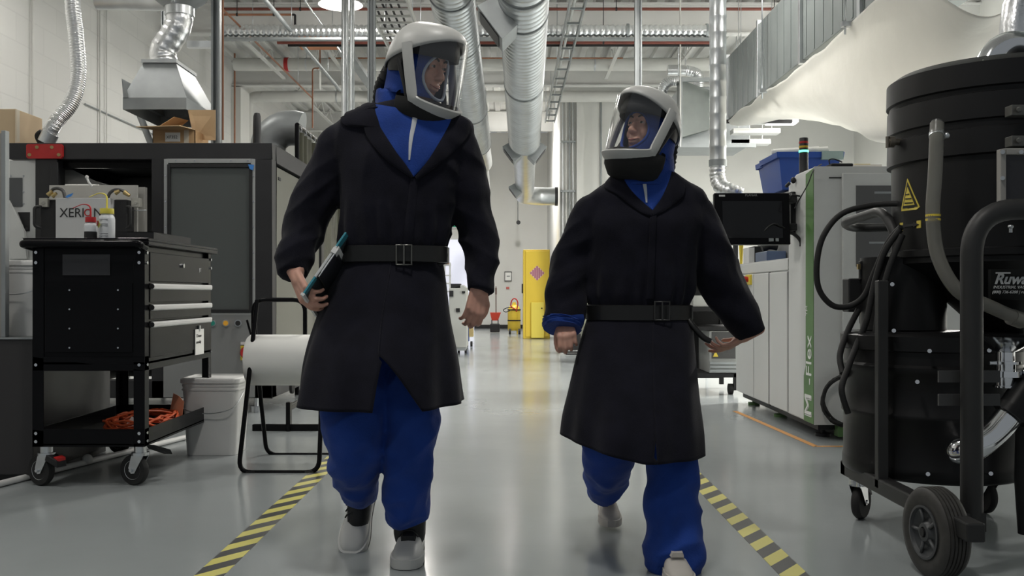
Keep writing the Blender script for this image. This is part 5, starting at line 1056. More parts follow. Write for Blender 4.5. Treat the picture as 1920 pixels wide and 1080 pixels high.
# power cable loops and plug box
pb = MB().box(X_(1588, 4.1), X_(1626, 4.1), 4.08, 4.16, Z_(585, 4.1), Z_(522, 4.1)).build('switch_box', BLKM, t, bevel=.006); MB().box(X_(1606, 4.1), X_(1626, 4.1), 4.06, 4.08, Z_(525, 4.1), Z_(490, 4.1)).build('plug', BLKM, t, bevel=.004)
MB().box(X_(1608, 4.05), X_(1613, 4.05), 4.045, 4.06, Z_(505, 4.05), Z_(495, 4.05)).build('brass_tag', BRASS, t)
MB().box(X_(1566, 4.1), X_(1620, 4.1), 4.0, 4.05, Z_(706, 4.05), Z_(692, 4.05)).build('cable_hook', BLKM, t)
for pts in ([(1690, 382, 3.95), (1640, 384, 4.0), (1580, 400, 4.0), (1545, 440, 4.0), (1532, 490, 4.0), (1535, 540, 4.0), (1560, 572, 4.0), (1592, 574, 4.0), (1620, 555, 3.98), (1640, 510, 3.95), (1665, 455, 3.9), (1690, 425, 3.85)],
            [(1688, 430, 3.85), (1660, 470, 3.88), (1640, 530, 3.9), (1625, 600, 3.9), (1605, 650, 3.9), (1590, 690, 3.85), (1578, 730, 3.8), (1590, 775, 3.8)],
            [(1610, 580, 4.0), (1590, 620, 4.0), (1575, 665, 3.95), (1580, 700, 3.9)],
            [(1692, 440, 3.84), (1668, 500, 3.85), (1650, 570, 3.86), (1640, 640, 3.87)]):
    MB().tube(smooth_path([P(*q) for q in pts], 8), .0125, 10).build('power_cable', RUB, t)

# ---------------------------------------------------------------- people
def sring(c, a, b, n=64, fold=None, e=2.0, tilt=0.0, t0=0.0, t1=2*PI):
    out = []
    for i in range(n):
        t = t0+(t1-t0)*i/(n if t1-t0 >= 2*PI-1e-6 else n-1); k = 1+(fold(t) if fold else 0)
        ct, st = math.cos(t), math.sin(t); x = a*abs(ct)**(2/e)*(1 if ct > 0 else -1)*k; y = b*abs(st)**(2/e)*(1 if st > 0 else -1)*k
        out.append(Vector((c[0]+x, c[1]+y, c[2]+tilt*x)))
    return out
def interp(tab, s):                                                 # smooth interpolation of rows keyed by s
    for i in range(len(tab)-1):
        if s <= tab[i+1][0] or i == len(tab)-2:
            a, b = tab[i], tab[i+1]; p, q = tab[max(i-1, 0)], tab[min(i+2, len(tab)-1)]
            t = min(1, max(0, (s-a[0])/(b[0]-a[0]))); o = []
            for k in range(1, len(a)):
                m0 = (b[k]-p[k])/(b[0]-p[0])*(b[0]-a[0]) if b[0] != p[0] else 0; m1 = (q[k]-a[k])/(q[0]-a[0])*(b[0]-a[0]) if q[0] != a[0] else 0
                o.append((2*t**3-3*t*t+1)*a[k]+(t**3-2*t*t+t)*m0+(-2*t**3+3*t*t)*b[k]+(t**3-t*t)*m1)
            return o
def limb(m, pts, rad, n=46, seg=40, amp=.06, seed=0.0, fr=9, squash=1.0, bunch=None):
    """tapering sleeve or trouser leg with soft diagonal creases"""
    k = len(pts)-1; pth = smooth_path(pts, max(4, n//k)); N = len(pth); rings = []; x = None
    for i, p in enumerate(pth):
        s = i/(N-1); f = s*k; j = min(int(f), k-1); u = f-j; u = u*u*(3-2*u); r = rad[j]*(1-u)+rad[j+1]*u
        d = (pth[min(i+1, N-1)]-pth[max(i-1, 0)]).normalized()
        if x is None: x = d.cross(Vector((0, 1, 0))).normalized()
        x = (x-d*x.dot(d)).normalized(); y = d.cross(x); ring = []
        for q in range(seg):
            t = 2*PI*q/seg; v = Vector((math.cos(t)*1.5+seed, math.sin(t)*1.5, s*fr*.55))
            cr = noise.noise(v)*.8+(.5-abs(noise.noise(Vector((math.cos(t)*1.1-seed, math.sin(t)*1.1+s*2.5, s*fr+seed)))))*.9-.3
            g = amp*(bunch(s) if bunch else 1)
            rr = r*(1+g*cr); ring.append(p+x*rr*math.cos(t)+y*rr*squash*math.sin(t))
        rings.append(ring)
    m.loft(rings); return rings
def remesh(mb, name, m, parent, vox, smooth=6, fac=.5, fold=None):
    o = mb.build(name, m, parent); r = o.modifiers.new('r', 'REMESH'); r.mode = 'VOXEL'; r.voxel_size = vox; r.use_smooth_shade = True
    s = o.modifiers.new('s', 'SMOOTH'); s.iterations = smooth; s.factor = fac
    bpy.context.view_layer.update(); me = bpy.data.meshes.new_from_object(o.evaluated_get(DG())); o.modifiers.clear(); old = o.data; o.data = me; bpy.data.meshes.remove(old); me.name = name
    if fold:
        W = wmat(o); nr = [v.normal.copy() for v in me.vertices]
        for v, n_ in zip(me.vertices, nr): v.co += n_*fold(W @ v.co, n_)
        me.update()
    me.polygons.foreach_set('use_smooth', [True]*len(me.polygons)); return o
def bvh_of(objs):
    vs = []; fs = []
    for o in objs:
        W = wmat(o); n = len(vs); vs += [W @ v.co for v in o.data.vertices]; fs += [tuple(i+n for i in p.vertices) for p in o.data.polygons]
    return BVHTree.FromPolygons(vs, fs)
def patch(bvh, L, R, nu, nv, Y, off, th, name, m, parent, edge=.0):
    """strip lying on a surface between two image polylines"""
    L = smooth_path([Vector((*p, 0)) for p in L], 6); R = smooth_path([Vector((*p, 0)) for p in R], 6); N = len(L); rows = []
    for j in range(nu):
        f = j/(nu-1)*(N-1); i = min(int(f), N-2); u = f-i; a = L[i].lerp(L[i+1], u); g = j/(nu-1)*(len(R)-1); i2 = min(int(g), len(R)-2); b = R[i2].lerp(R[i2+1], g-i2); row = []
        for q in range(nv):
            v = q/(nv-1); p = a.lerp(b, v); w_ = P(p.x, p.y, Y); o = Vector((0, 0, H)); d = (w_-o).normalized(); s = w_-d*.6
            h = bvh.ray_cast(s, d, 1.4); h = h if h[0] is not None else bvh.find_nearest(w_-d*.1)
            pt = h[0]; n_ = h[1] if h[1].dot(d) < 0 else -d
            bulge = math.sin(PI*v)**.5*.4+.6
            row.append((pt, n_, off*bulge))
        rows.append(row)
    for _ in range(3):                                              # even out normals
        rows = [[(rows[j][q][0], sum((rows[jj][qq][1] for jj in range(max(0, j-1), min(nu, j+2)) for qq in range(max(0, q-1), min(nv, q+2))), Vector()).normalized(), rows[j][q][2]) for q in range(nv)] for j in range(nu)]
    fr = [[p+n_*o for p, n_, o in r] for r in rows]; bk = [[p+n_*(o-th) for p, n_, o in r] for r in rows]
    mm = MB(); vs = [p for r in fr for p in r]+[p for r in bk for p in r]; K = nu*nv; fs = []
    for j in range(nu-1):
        for q in range(nv-1):
            a = j*nv+q; fs.append((a, a+1, a+nv+1, a+nv)); fs.append((K+a, K+a+nv, K+a+nv+1, K+a+1))
    bd = [q for q in range(nv)]+[j*nv+nv-1 for j in range(1, nu)]+[(nu-1)*nv+q for q in range(nv-2, -1, -1)]+[j*nv for j in range(nu-2, 0, -1)]
    for i in range(len(bd)): a, b = bd[i], bd[(i+1) % len(bd)]; fs.append((a, K+a, K+b, b))
    mm.add(vs, fs, True); return mm.build(name, m, parent)
def hand(m, w, d, nrm, side, curl, s=1.0, spread=.10, thumb=.6, tcurl=.5):
    """wrist w, pointing d, back-of-hand normal nrm, side=+1 when the thumb lies towards nrm x d"""
    d = d.normalized(); nrm = (nrm-d*nrm.dot(d)).normalized(); t = nrm.cross(d).normalized()*side
    for k, (u, r0, r1, L) in enumerate(((.028, .014, .0125, .088), (.010, .0155, .0135, .092), (-.010, .015, .013, .088), (-.027, .013, .0115, .080))):
        m.caps(w+t*u*.75*s, w+d*L*s+t*u*s, r0*s, r1*s)
    m.caps(w-d*.05*s, w+d*.02*s, .026*s, .022*s)
    m.caps(w+t*.018*s-nrm*.006*s+d*.02*s, w+t*.026*s-nrm*.010*s+d*.055*s, .017*s, .014*s)
    fl = (.083, .095, .088, .070); fu = (.029, .0095, -.0105, -.029)
    for k in range(4):
        p = w+d*(.088, .092, .088, .080)[k]*s+t*fu[k]*s; a = 0; r = (.0098, .0102, .0098, .0086)[k]*s; cu = curl[k] if isinstance(curl, (list, tuple)) else curl
        for j, fq in enumerate((.46, .30, .24)):
            a += cu*(.75, 1.0, .7)[j]; dd = (d*math.cos(a)-nrm*math.sin(a)+t*spread*(1.5-k)*.5).normalized(); q = p+dd*fl[k]*fq*s
            m.caps(p, q, r*(1-.07*j), r*(1-.07*(j+1)), 12); p = q
    p = w+t*.024*s+d*.018*s-nrm*.006*s; dd = (d*.75+t*thumb-nrm*.25).normalized(); q = p+dd*.040*s; m.caps(p, q, .0145*s, .0115*s)
    dd = (dd+d*.3-nrm*tcurl-t*.25*tcurl).normalized(); p = q; q = p+dd*.032*s; m.caps(p, q, .0112*s, .0100*s)
    dd = (dd+d*.3-nrm*tcurl*.8-t*.3*tcurl).normalized(); m.caps(q, q+dd*.024*s, .0100*s, .0085*s)
def head_frame(yaw, pitch, roll=0.0):
    """columns: side, forward, up; yaw turns from the camera towards +X"""
    f = Vector((math.sin(yaw)*math.cos(pitch), -math.cos(yaw)*math.cos(pitch), math.sin(pitch))); s = Vector((0, 0, 1)).cross(f).normalized()*-1
    s = f.cross(Vector((0, 0, 1))).normalized(); u = s.cross(f).normalized()
    if roll: q = Matrix.Rotation(roll, 3, f); s = q @ s; u = q @ u
    return Matrix((s, f, u)).transposed()
def add_head(m, c, R, s=1.0):
    def E(x, y, z, a, b, cc, rot=0.0):
        mm = R @ Matrix.Rotation(rot, 3, 'X'); m.ell(c+R @ Vector((x, y, z))*s, a*s, b*s, cc*s, mm, 26, 18)
    E(0, -.010, .035, .075, .092, .082); E(0, .022, -.02, .060, .064, .085); E(0, .030, -.068, .045, .045, .045); E(0, .055, -.094, .024, .026, .020)
    for sx in (-1, 1):
        E(sx*.034, .058, -.018, .022, .022, .026); E(sx*.028, .075, .040, .026, .014, .012); E(sx*.052, .01, -.055, .016, .04, .03)
        E(sx*.076, -.012, -.004, .007, .018, .031); E(sx*.030, .079, .014, .017, .010, .006); E(sx*.030, .078, .026, .018, .011, .005)
    E(0, .078, .060, .045, .016, .026)
    m.caps(c+R @ Vector((0, .083, .026))*s, c+R @ Vector((0, .106, -.014))*s, .009*s, .012*s); E(0, .103, -.018, .016, .012, .011)
    for sx in (-1, 1): E(sx*.012, .094, -.020, .008, .010, .008)
    E(0, .082, -.046, .026, .014, .008, .2); E(0, .080, -.058, .022, .014, .009); E(0, .076, -.035, .024, .012, .012)
    m.caps(c+R @ Vector((0, -.015, -.05))*s, c+R @ Vector((0, -.015, -.05))*s+Vector((0, .01, -.13)), .055*s, .060*s)
def eyes(c, R, s, parent):
    wm_ = mat('eye_white', (.40, .37, .35), .25); im = mat('iris_dark', (.03, .018, .012), .2); hm = mat('brow_hair', (.035, .020, .014), .7)
    for sx in (-1, 1):
        e = MB().ell(c+R @ Vector((sx*.030, .0795, .019))*s, .0115*s, .0108*s, .0065*s, R, 16, 10).build('eye', wm_, parent)
        MB().ell(c+R @ Vector((sx*.030, .0885, .019))*s, .0056*s, .0034*s, .0050*s, R, 12, 8).build('iris', im, e)
        MB().tube([c+R @ Vector(q)*s for q in ((sx*.014, .093, .040), (sx*.028, .092, .047), (sx*.046, .083, .040))], .0042*s, 8, rf=lambda u: 1-.6*abs(u-.4)).build('eyebrow', hm, parent)
    MB().tube([c+R @ Vector(q)*s for q in ((-.028, .080, -.043), (-.014, .0925, -.050), (0, .0955, -.0525), (.014, .0925, -.050), (.028, .080, -.043))], .0032*s, 8, rf=lambda u: 1-.7*abs(2*u-1)**2).build('lips', mat('lip_rose', (.36, .12, .10), .45), parent)
def helmet(c, R, s, parent, hose=None):
    """rigid respirator helmet with clear wrap-round visor"""
    def W(x, y, z): return c+R @ Vector((x, y, z))*s
    hp = MB()                                                        # dome: rows run front to back over the crown
    rows = []; NA = 48
    for j in range(13):
        ph = PI/2*j/12
        r = []
        for i in range(NA):
            a = 2*PI*i/NA; fw = math.sin(a)                          # sin=1 is forward
            low = .046+.068*max(0, fw)-.060*max(0, -fw)         # rim height: high at the brow, low at the back
            ra = .122+.0*fw; rb = .155 if fw > 0 else .148
            zt_ = .170; z = low+(zt_-low)*math.sin(ph); k = math.cos(ph)**.72 if j < 12 else .001
            r.append(W(ra*k*math.cos(a), rb*k*math.sin(a), z))
        rows.append(r)
    hp.loft(rows, cap=False); sh = hp.build('helmet', SHELL, parent); q = sh.modifiers.new('t', 'SOLIDIFY'); q.thickness = .005; q.offset = -1
    # visor frame: from the temples down the cheeks and across below the chin
    def vis(a, z):                                                   # visor surface, a from the facing direction, z height
        rr = .159-.003*max(0, z/.1)**2
        return W(rr*.80*math.sin(a), rr*math.cos(a)*1.02+.004, z)
    A_ = math.radians(68); fr = []
    NB = 30; pathz = []
    for i in range(9): t = i/8; pathz.append((A_*(1.26-.32*t), .078-.185*t))
    for i in range(1, NB): t = i/NB; pathz.append((A_*.94*(1-2*t), -.107-.030*math.sin(PI*t)**.6))
    for i in range(9): t = 1-i/8; pathz.append((-A_*(1.26-.32*t), .078-.185*t))
    pts = [vis(a, z) for a, z in pathz]; cen = W(0, .02, -.02); rings = []
    for i, p in enumerate(pts):
        d = (pts[min(i+1, len(pts)-1)]-pts[max(i-1, 0)]).normalized(); n_ = (p-cen); n_ = (n_-d*n_.dot(d)).normalized(); b = d.cross(n_).normalized()
        wd = .0205*s; hh = .007*s; rings.append([p+b*wd*math.cos(t)*(1 if abs(math.cos(t)) < .9 else 1)+n_*hh*(1 if math.sin(t) > 0 else -1)*abs(math.sin(t))**.5 for t in [2*PI*k/12 for k in range(12)]])
    MB().loft(rings).build('visor_frame', SHELL, sh)
    for sx in (-1, 1): MB().cyl(W(sx*.117, .02, .066), W(sx*.130, .022, .066), .014*s, .012*s, seg=20).build('pivot', mat('pivot_grey', (.16, .16, .17), .5), sh)
    # brow band (dark inside) and clear visor
    vr = [[vis(A_*.97*(2*i/40-1), -.118+(.118+.055+.068*math.cos(A_*.97*(2*i/40-1)))*j/14) for i in range(41)] for j in range(15)]
    vm = MB(); vm.loft(vr, cap=False, open_=True); v_ = vm.build('visor', VISOR, sh)
    bm_ = MB(); bm_.loft([[W(.108*k*math.sin(a), .132*k*math.cos(a), z) for a in [PI*(-.55)+1.1*PI*i/30 for i in range(31)]] for z, k in ((.046, 1), (.08, 1), (.11, .93), (.13, .78), (.14, .6))], cap=False, open_=True); q = bm_.build('head_band', mat('dark_inner', (.02, .02, .022), .7), sh); q.modifiers.new('t', 'SOLIDIFY').thickness = .008
    # black face seal below the visor and strap round the back
    sl = []
    for j, (z, k, rr) in enumerate(((-.105, .98, 1), (-.125, 1.0, 1), (-.155, .98, 1), (-.19, .84, 1), (-.21, .55, 1), (-.205, .12, 1))):
        sl.append([W(.128*k*math.cos(a), (.150 if math.sin(a) > 0 else .02)*k*math.sin(a)+.01, z+.035*max(0, -math.sin(a))) for a in [2*PI*i/40 for i in range(40)]])
    MB().loft(sl, cap=False).build('face_seal', mat('seal_black', (.012, .012, .012), .85, var=.2), sh)
    MB().loft([[W(.122*k*math.cos(a), -.138*k*math.sin(a), z) for a in [PI*i/24 for i in range(25)]] for z, k in ((.05, .98), (.02, .97), (-.005, .95), (-.02, .92), (-.02, .85), (.05, .85))], cap=False, open_=True).build('neck_band', BLKM, sh)
    for sx in (-1, 1): MB().tube([W(sx*.112, -.02, .02), W(sx*.108, .03, -.07), W(sx*.104, .045, -.115)], .010*s, 10).build('strap', BLKM, sh)
    if hose: MB().tube(smooth_path([W(0, -.150, -.0)]+hose, 12), .022*s, 16, rf=lambda u: 1+.12*math.sin(u*230)).build('breathing_tube', RUB, sh)
    return sh
def hood(c, R, s, rows, parent, trim):
    """rows: (centre, a, b) of the drape below the head, top first, ending on the chest"""
    m = MB(); rg = []
    def W(x, y, z): return c+R @ Vector((x, y, z))*s
    N = 96
    for z in [.112, .108, .100, .090, .078]+[.066-.006*i for i in range(27)]:
        k = max(.05, (1-(max(0, z)/.1125)**2.2)**.5)*1.03
        rg.append([W(.088*k*math.cos(a), (.115 if math.sin(a) > 0 else .108)*k*math.sin(a)-.012, z) for a in [2*PI*i/N for i in range(N)]])
    nrm = []
    m.loft(rg, cap=False); # opening for the face
    keep = []; fcx = m.f; vs = m.v
    inv = R.transposed()
    def infront(f):
        q = sum((vs[i] for i in f), Vector())/len(f); l = inv @ (q-c)/s
        return l.y > .02 and (l.x/.064)**2+((l.z+.016)/.078)**2 < 1
    ids = [i for i, f in enumerate(fcx) if not infront(f)]; m.f = [fcx[i] for i in ids]; m.sm = [True]*len(m.f)
    ep = [W(.064*math.cos(a), .115*1.03*math.sqrt(1-min(.97, (.064*math.cos(a)/.0906)**2))*(1 if math.sin(a) < 0 else 1-.14*math.sin(a)**2)-.010, -.016+.078*math.sin(a)) for a in [2*PI*i/48 for i in range(48)]]
    # drape
    base = rg[-1]; dr = [base]
    ang0 = math.atan2((R @ Vector((1, 0, 0))).y, (R @ Vector((1, 0, 0))).x)
    for j, (cc, a, b) in enumerate(rows):
        ring = []
        for i in range(N):
            t = 2*PI*i/N+ang0*(-1 if False else 1); f = 1+.05*noise.noise(Vector((math.cos(t)*2, math.sin(t)*2, j*.7+c.x)))+.025*math.sin(3*t+j)
            ring.append(Vector((cc[0]+a*f*math.cos(t), cc[1]+b*f*math.sin(t), cc[2])))
        dr.append(ring)
    q = []
    for j in range(len(dr)-1):
        for k in range(4): u = k/4; q.append([dr[j][i].lerp(dr[j+1][i], u) for i in range(N)])
    q.append(dr[-1])
    def pcx(r):                                                      # orient ring order so the sides match
        return r
    m.loft(q, cap=False); o = m.build('hood', BLUE, parent); z = o.modifiers.new('t', 'SOLIDIFY'); z.thickness = .004; z.offset = 1
    MB().tube(ep+[ep[0]], .0055, 8).build('hood_trim', trim, o)
    return o
def shoe(heel, toe_dir, up, s, parent, white, dark, name, L=.29, laces=True):
    """heel: point on the ground under the heel"""
    f = toe_dir.normalized(); up = (up-f*up.dot(f)).normalized(); x = f.cross(up).normalized()
    def W(a, b, c_): return heel+(x*a+f*b+up*c_)*s
    sec = [(0, .028, .075), (.02, .036, .085), (.07, .037, .10), (.11, .038, .098), (.15, .042, .080), (.19, .047, .062), (.23, .047, .052), (.26, .040, .044), (.28, .027, .034), (.288, .012, .02)]
    sec = [tuple([y]+interp(sec, y)) for y in [.288*i/30 for i in range(31)]]
    rings = []
    for y, wd, h in sec:
        y *= L/.29; rings.append([W(wd*math.copysign(abs(math.cos(t))**.7, math.cos(t)), y, .022+(h-.022)*max(0, math.sin(t))**.8-(.010 if math.sin(t) < 0 else 0)*abs(math.sin(t))) for t in [2*PI*k/24 for k in range(24)]])
    o = MB().loft(rings).build(name, white, parent)
    rings = []
    for y, wd, h in sec: y = (y-.004 if y < .1 else y+.005)*L/.29; rings.append([W(a*(wd+.004), y, b) for a, b in ((-1, .002), (1, .002), (1.02, .018), (1, .030), (-1, .030), (-1.02, .018))])
    MB().loft(rings).build('midsole', white, o)
    MB().loft([[W(a*(wd+.005), y*L/.29, b) for a, b in ((-1, -.002), (1, -.002), (1, .007), (-1, .007))] for y, wd, h in sec]).build('outsole', dark, o)
    MB().loft([[W(.034*math.cos(t), .045+.05*math.sin(t)+dy, z) for t in [2*PI*k/20 for k in range(20)]] for z, dy in (((.07, .0), (.11, .0), (.145, -.005)) if laces else ((.06, 0), (.08, 0), (.095, -.005)))]).build('collar', white if laces else white, o)
    tg = MB().loft([[W(a*k, y, (z if laces else z*.35+.056)+dz) for a, dz in ((-.025, -.006), (-.019, .010), (.019, .010), (.025, -.006))] for y, z, k in ((.186, .068, .9), (.172, .078, 1), (.145, .094, 1.1), (.12, .108, 1.15), (.098, .135, 1.2), (.09, .160, 1.2))]).build('tongue', dark if laces else white, o)
    if laces:
        b = MB()
        for i in range(5):
            y = .172-.018*i; z = .084+.010*i
            b.tube([W(-.031, y+.004, z-.012), W(-.024, y, z-.002), W(-.012, y, z+.008), W(.012, y, z+.008), W(.024, y, z-.002), W(.031, y+.004, z-.012)], .0028*s, 6)
        b.build('laces', dark, o)
        b = MB().loft([[W(a*(wd+.0015), y, b) for a, b in ((-1.0, .034), (1.0, .034), (1.0, h_*.62), (-1.0, h_*.62))] for y, wd, h_ in ((.03, .037, .08), (.055, .037, .09))]).build('heel_stripe', dark, o)
    return o
SHW = mat('shoe_white', (.58, .58, .56), .5, var=.04); SHC = mat('shoe_cream', (.50, .47, .43), .7, var=.05)
ZIP = mat('zip_white', (.50, .52, .55), .6)

def build_person(cfg):
    Y = cfg['Y']; base = cfg['base']; S = cfg['s']
    def Q(px, py, dy=0.0): return P(px, py, Y+dy)
    # ---- body
    b = MB(); R = head_frame(*cfg['head_rot']); hc = Q(*cfg['head']); add_head(b, hc, R, S)
    pel = Q(*cfg['pelvis']); chest = Q(*cfg['chest']); nk = Q(*cfg['neck'])
    b.caps(nk+Vector((0, 0, .05)), nk, .055*S, .065*S); b.caps(nk, chest, .07*S, .11*S); b.caps(chest+Vector((-.06*S, 0, .05)), chest+Vector((.06*S, 0, .05)), .10*S, .10*S); b.caps(chest, pel, .105*S, .12*S)
    b.caps(chest, pel+Vector((0, 0, .1)), .10*S, .11*S)
    for a in cfg['arms']:
        sh, el, wr = (Q(*q) for q in a['joints']); b.caps(chest+Vector((0, 0, .08)), sh, .07*S, .055*S); b.caps(sh, el, .048*S, .038*S); b.caps(el, wr, .028*S, .023*S)
        hd = a['hand']; hand(b, wr, Vector(hd['d']), Vector(hd['n']), hd['side'], hd['curl'], hd.get('s', 1.0)*S, hd.get('spread', .1), hd.get('thumb', .6), hd.get('tcurl', .5))
    for a in cfg['legs']:
        hp, kn, an = (P(q[0], q[1], q[2]) for q in a['joints']); b.caps(pel, hp, .11*S, .09*S); b.caps(hp, kn, .08*S, .052*S); b.caps(kn, an, .050*S, .035*S)
    root = remesh(b, 'person', SKIN, None, .0042, 5, .5); tag(root, cfg['label'], 'person')
    eyes(hc, R, S, root)
    # ---- coat: torso + sleeves
    c_ = MB(); rings = []; tab = cfg['torso']; y0, y1 = tab[0][0], tab[-1][0]; N = 40
    for i in range(N+1):
        py = y0+(y1-y0)*i/N; cx, hw, hd, dy = interp(tab, py); c = Q(cx, py, dy)
        rings.append(sring(c, hw*Y/F, hd, 72, None, 2.35))
    c_.loft(rings)
    for a in cfg['sleeves']: limb(c_, [Q(*q) for q in a['pts']], a['rad'], 50, 40, .085, a['seed'], 8, bunch=lambda s: .55+.6*s)
    sd = cfg['seed']; ws = cfg['waist_z']
    def fold(p, n_):
        arm = min(1, max(0, (abs(p.x-cfg['ax'])-.17)/.06)); dg = p.z*11+abs(p.x-cfg['ax'])*7
        k = (.5-abs(noise.noise(Vector((p.x*9+sd, p.y*6, p.z*3.2)))))*.014-.004+noise.noise(Vector((p.x*16, p.y*12+sd, p.z*9)))*.005+arm*((.45-abs(noise.noise(Vector((dg, p.y*5+sd, (p.x+p.z)*2)))))*.020-.004)
        w_ = max(0, 1-abs(p.z-ws)/.16); a = math.atan2(p.y-Y, p.x-cfg['ax']); k += w_*.006*math.sin(a*17+3*noise.noise(Vector((a*2, p.z*6, sd))))
        return k
    coat = remesh(c_, 'coat', NAVY, root, .0075, 4, .5, fold)
    # ---- skirt with front slit
    k = MB(); tab = cfg['skirt']; y0, y1 = tab[0][0], tab[-1][0]; N = 44; rings = []; sy0, cl, cr = cfg['slit']
    for i in range(N+1):
        py = y0+(y1-y0)*i/N; cx, hw, hd, dy = interp(tab, py); s = (py-y0)/(y1-y0); c = Q(cx, py, dy); u = max(0, (py-sy0)/(y1-sy0))**.8
        aL, aR = cfg['slit_ang']; mid = (aL[0]+aR[0])/2; tl = aL[0]+(aL[1]-aL[0])*u; tr = aR[0]+(aR[1]-aR[0])*u
        fo = lambda t: s*(.035*math.sin(5*t+sd)+.022*math.sin(11*t+sd*2+s*2)+.05*noise.noise(Vector((math.cos(t)*2, math.sin(t)*2, s*2+sd))))
        r = sring(c, hw*Y/F, hd, 150, fo, 2.1, 0, tr, 2*PI+tl)
        for p in r:
            q = (p.x-c.x)/(hw*Y/F); p.z += -s*(cfg['hem'][0]*max(0, -q)+cfg['hem'][1]*max(0, q)+cfg['hem'][2]*max(0, -(p.y-c.y)/hd))
        rings.append(r)
    k.loft(rings, cap=False, open_=True); sk = k.build('coat_skirt', NAVY, coat); z = sk.modifiers.new('t', 'SOLIDIFY'); z.thickness = .004; z.offset = 1
    # ---- trousers
    tr = MB(); b0 = cfg['trouser_top']
    tr.caps(Q(b0[0]-b0[2]*.55, b0[1]), Q(b0[0]+b0[2]*.55, b0[1]), .13*S, .13*S, 24)
    for a in cfg['legs']: limb(tr, [P(*q) for q in a['cloth']], a['rad'], 70, 44, a.get('amp', .12), a['seed'], 11, bunch=lambda s: .35+1.0*s)
    def tf(p, n_): return (.5-abs(noise.noise(Vector((p.x*6+sd, p.y*6, p.z*9-p.x*5)))))*.028-.009+noise.noise(Vector((p.x*14, p.y*14+sd, p.z*18)))*.005
    remesh(tr, 'trousers', BLUE, root, .0075, 4, .5, tf)
    # ---- hood, bib, lapels, belt
    hood(hc, R, S*1.0, [(Q(*q[:3]), q[3]*Y/F, q[4]) for q in cfg['drape']], root, cfg['trim'])
    bv = bvh_of([coat])
    pb_ = {}
    for nm, L, Rr, off, m, nv in cfg['patches']:
        o = patch(pb_['bib'] if nm == 'zip_strip' else bv, L, Rr, 26, nv, Y, off, .006, nm, m, coat)
        if nm == 'bib': pb_['bib'] = bvh_of([o])
    zc = P(cfg['ax_px'], cfg['belt'][0], Y).z; z2 = P(cfg['ax_px'], cfg['belt'][1], Y).z; rg = []
    bs = bvh_of([coat, sk]); rad = []; ax = cfg['ax']; NT = 96
    for i in range(NT):
        a = 2*PI*i/NT; d = Vector((math.cos(a), math.sin(a), 0)); best = .10
        for z in (zc, (zc+z2)/2, z2):
            h = bs.ray_cast(Vector((ax, Y, z)), d, .2)
            if h[0] is not None: best = max(best, (h[0]-Vector((ax, Y, z))).length)
        best = min(best, .205); rad.append(best)
    for _ in range(4): rad = [max(rad[i], (rad[i-1]+rad[(i+1) % NT]+rad[i])/3) if _ < 2 else (rad[i-1]+rad[(i+1) % NT]+rad[i])/3 for i in range(NT)]
    rg = [[Vector((ax+(rad[i]+o)*math.cos(2*PI*i/NT), Y+(rad[i]+o)*math.sin(2*PI*i/NT), z)) for i in range(NT)] for z, o in ((zc, .003), (zc-.003, .009), (z2+.003, .009), (z2, .003))]
    BLT = mat('belt_leather', (.011, .011, .011), .38, var=.2); bl = MB(); bl.loft(rg, cap=False); belt = bl.build('belt', BLT, root)
    bx, by = cfg['buckle']; bb = bvh_of([belt]); o = Vector((0, 0, H)); tgt = P(bx, by, Y); h = bb.ray_cast(o, (tgt-o).normalized(), 10); p = h[0] if h[0] is not None else tgt
    kk = MB(); w2, h2 = .026, abs(zc-z2)/2+.004
    kk.tube([p+Vector((sx*w2, -.008, sz*h2)) for sx, sz in ((-1, -1), (1, -1), (1, 1), (-1, 1), (-1, -1))], .0035, 8); kk.cyl(p+Vector((0, -.012, -h2)), p+Vector((0, -.012, h2)), .0035, seg=8)
    kk.build('buckle', cfg['buckle_mat'], belt)
    helmet(hc+R @ Vector((0, .012, .0))*S, R, S*cfg.get('hs', 1.0), root, [Q(*q) for q in cfg['hose']])
    return root, coat, belt

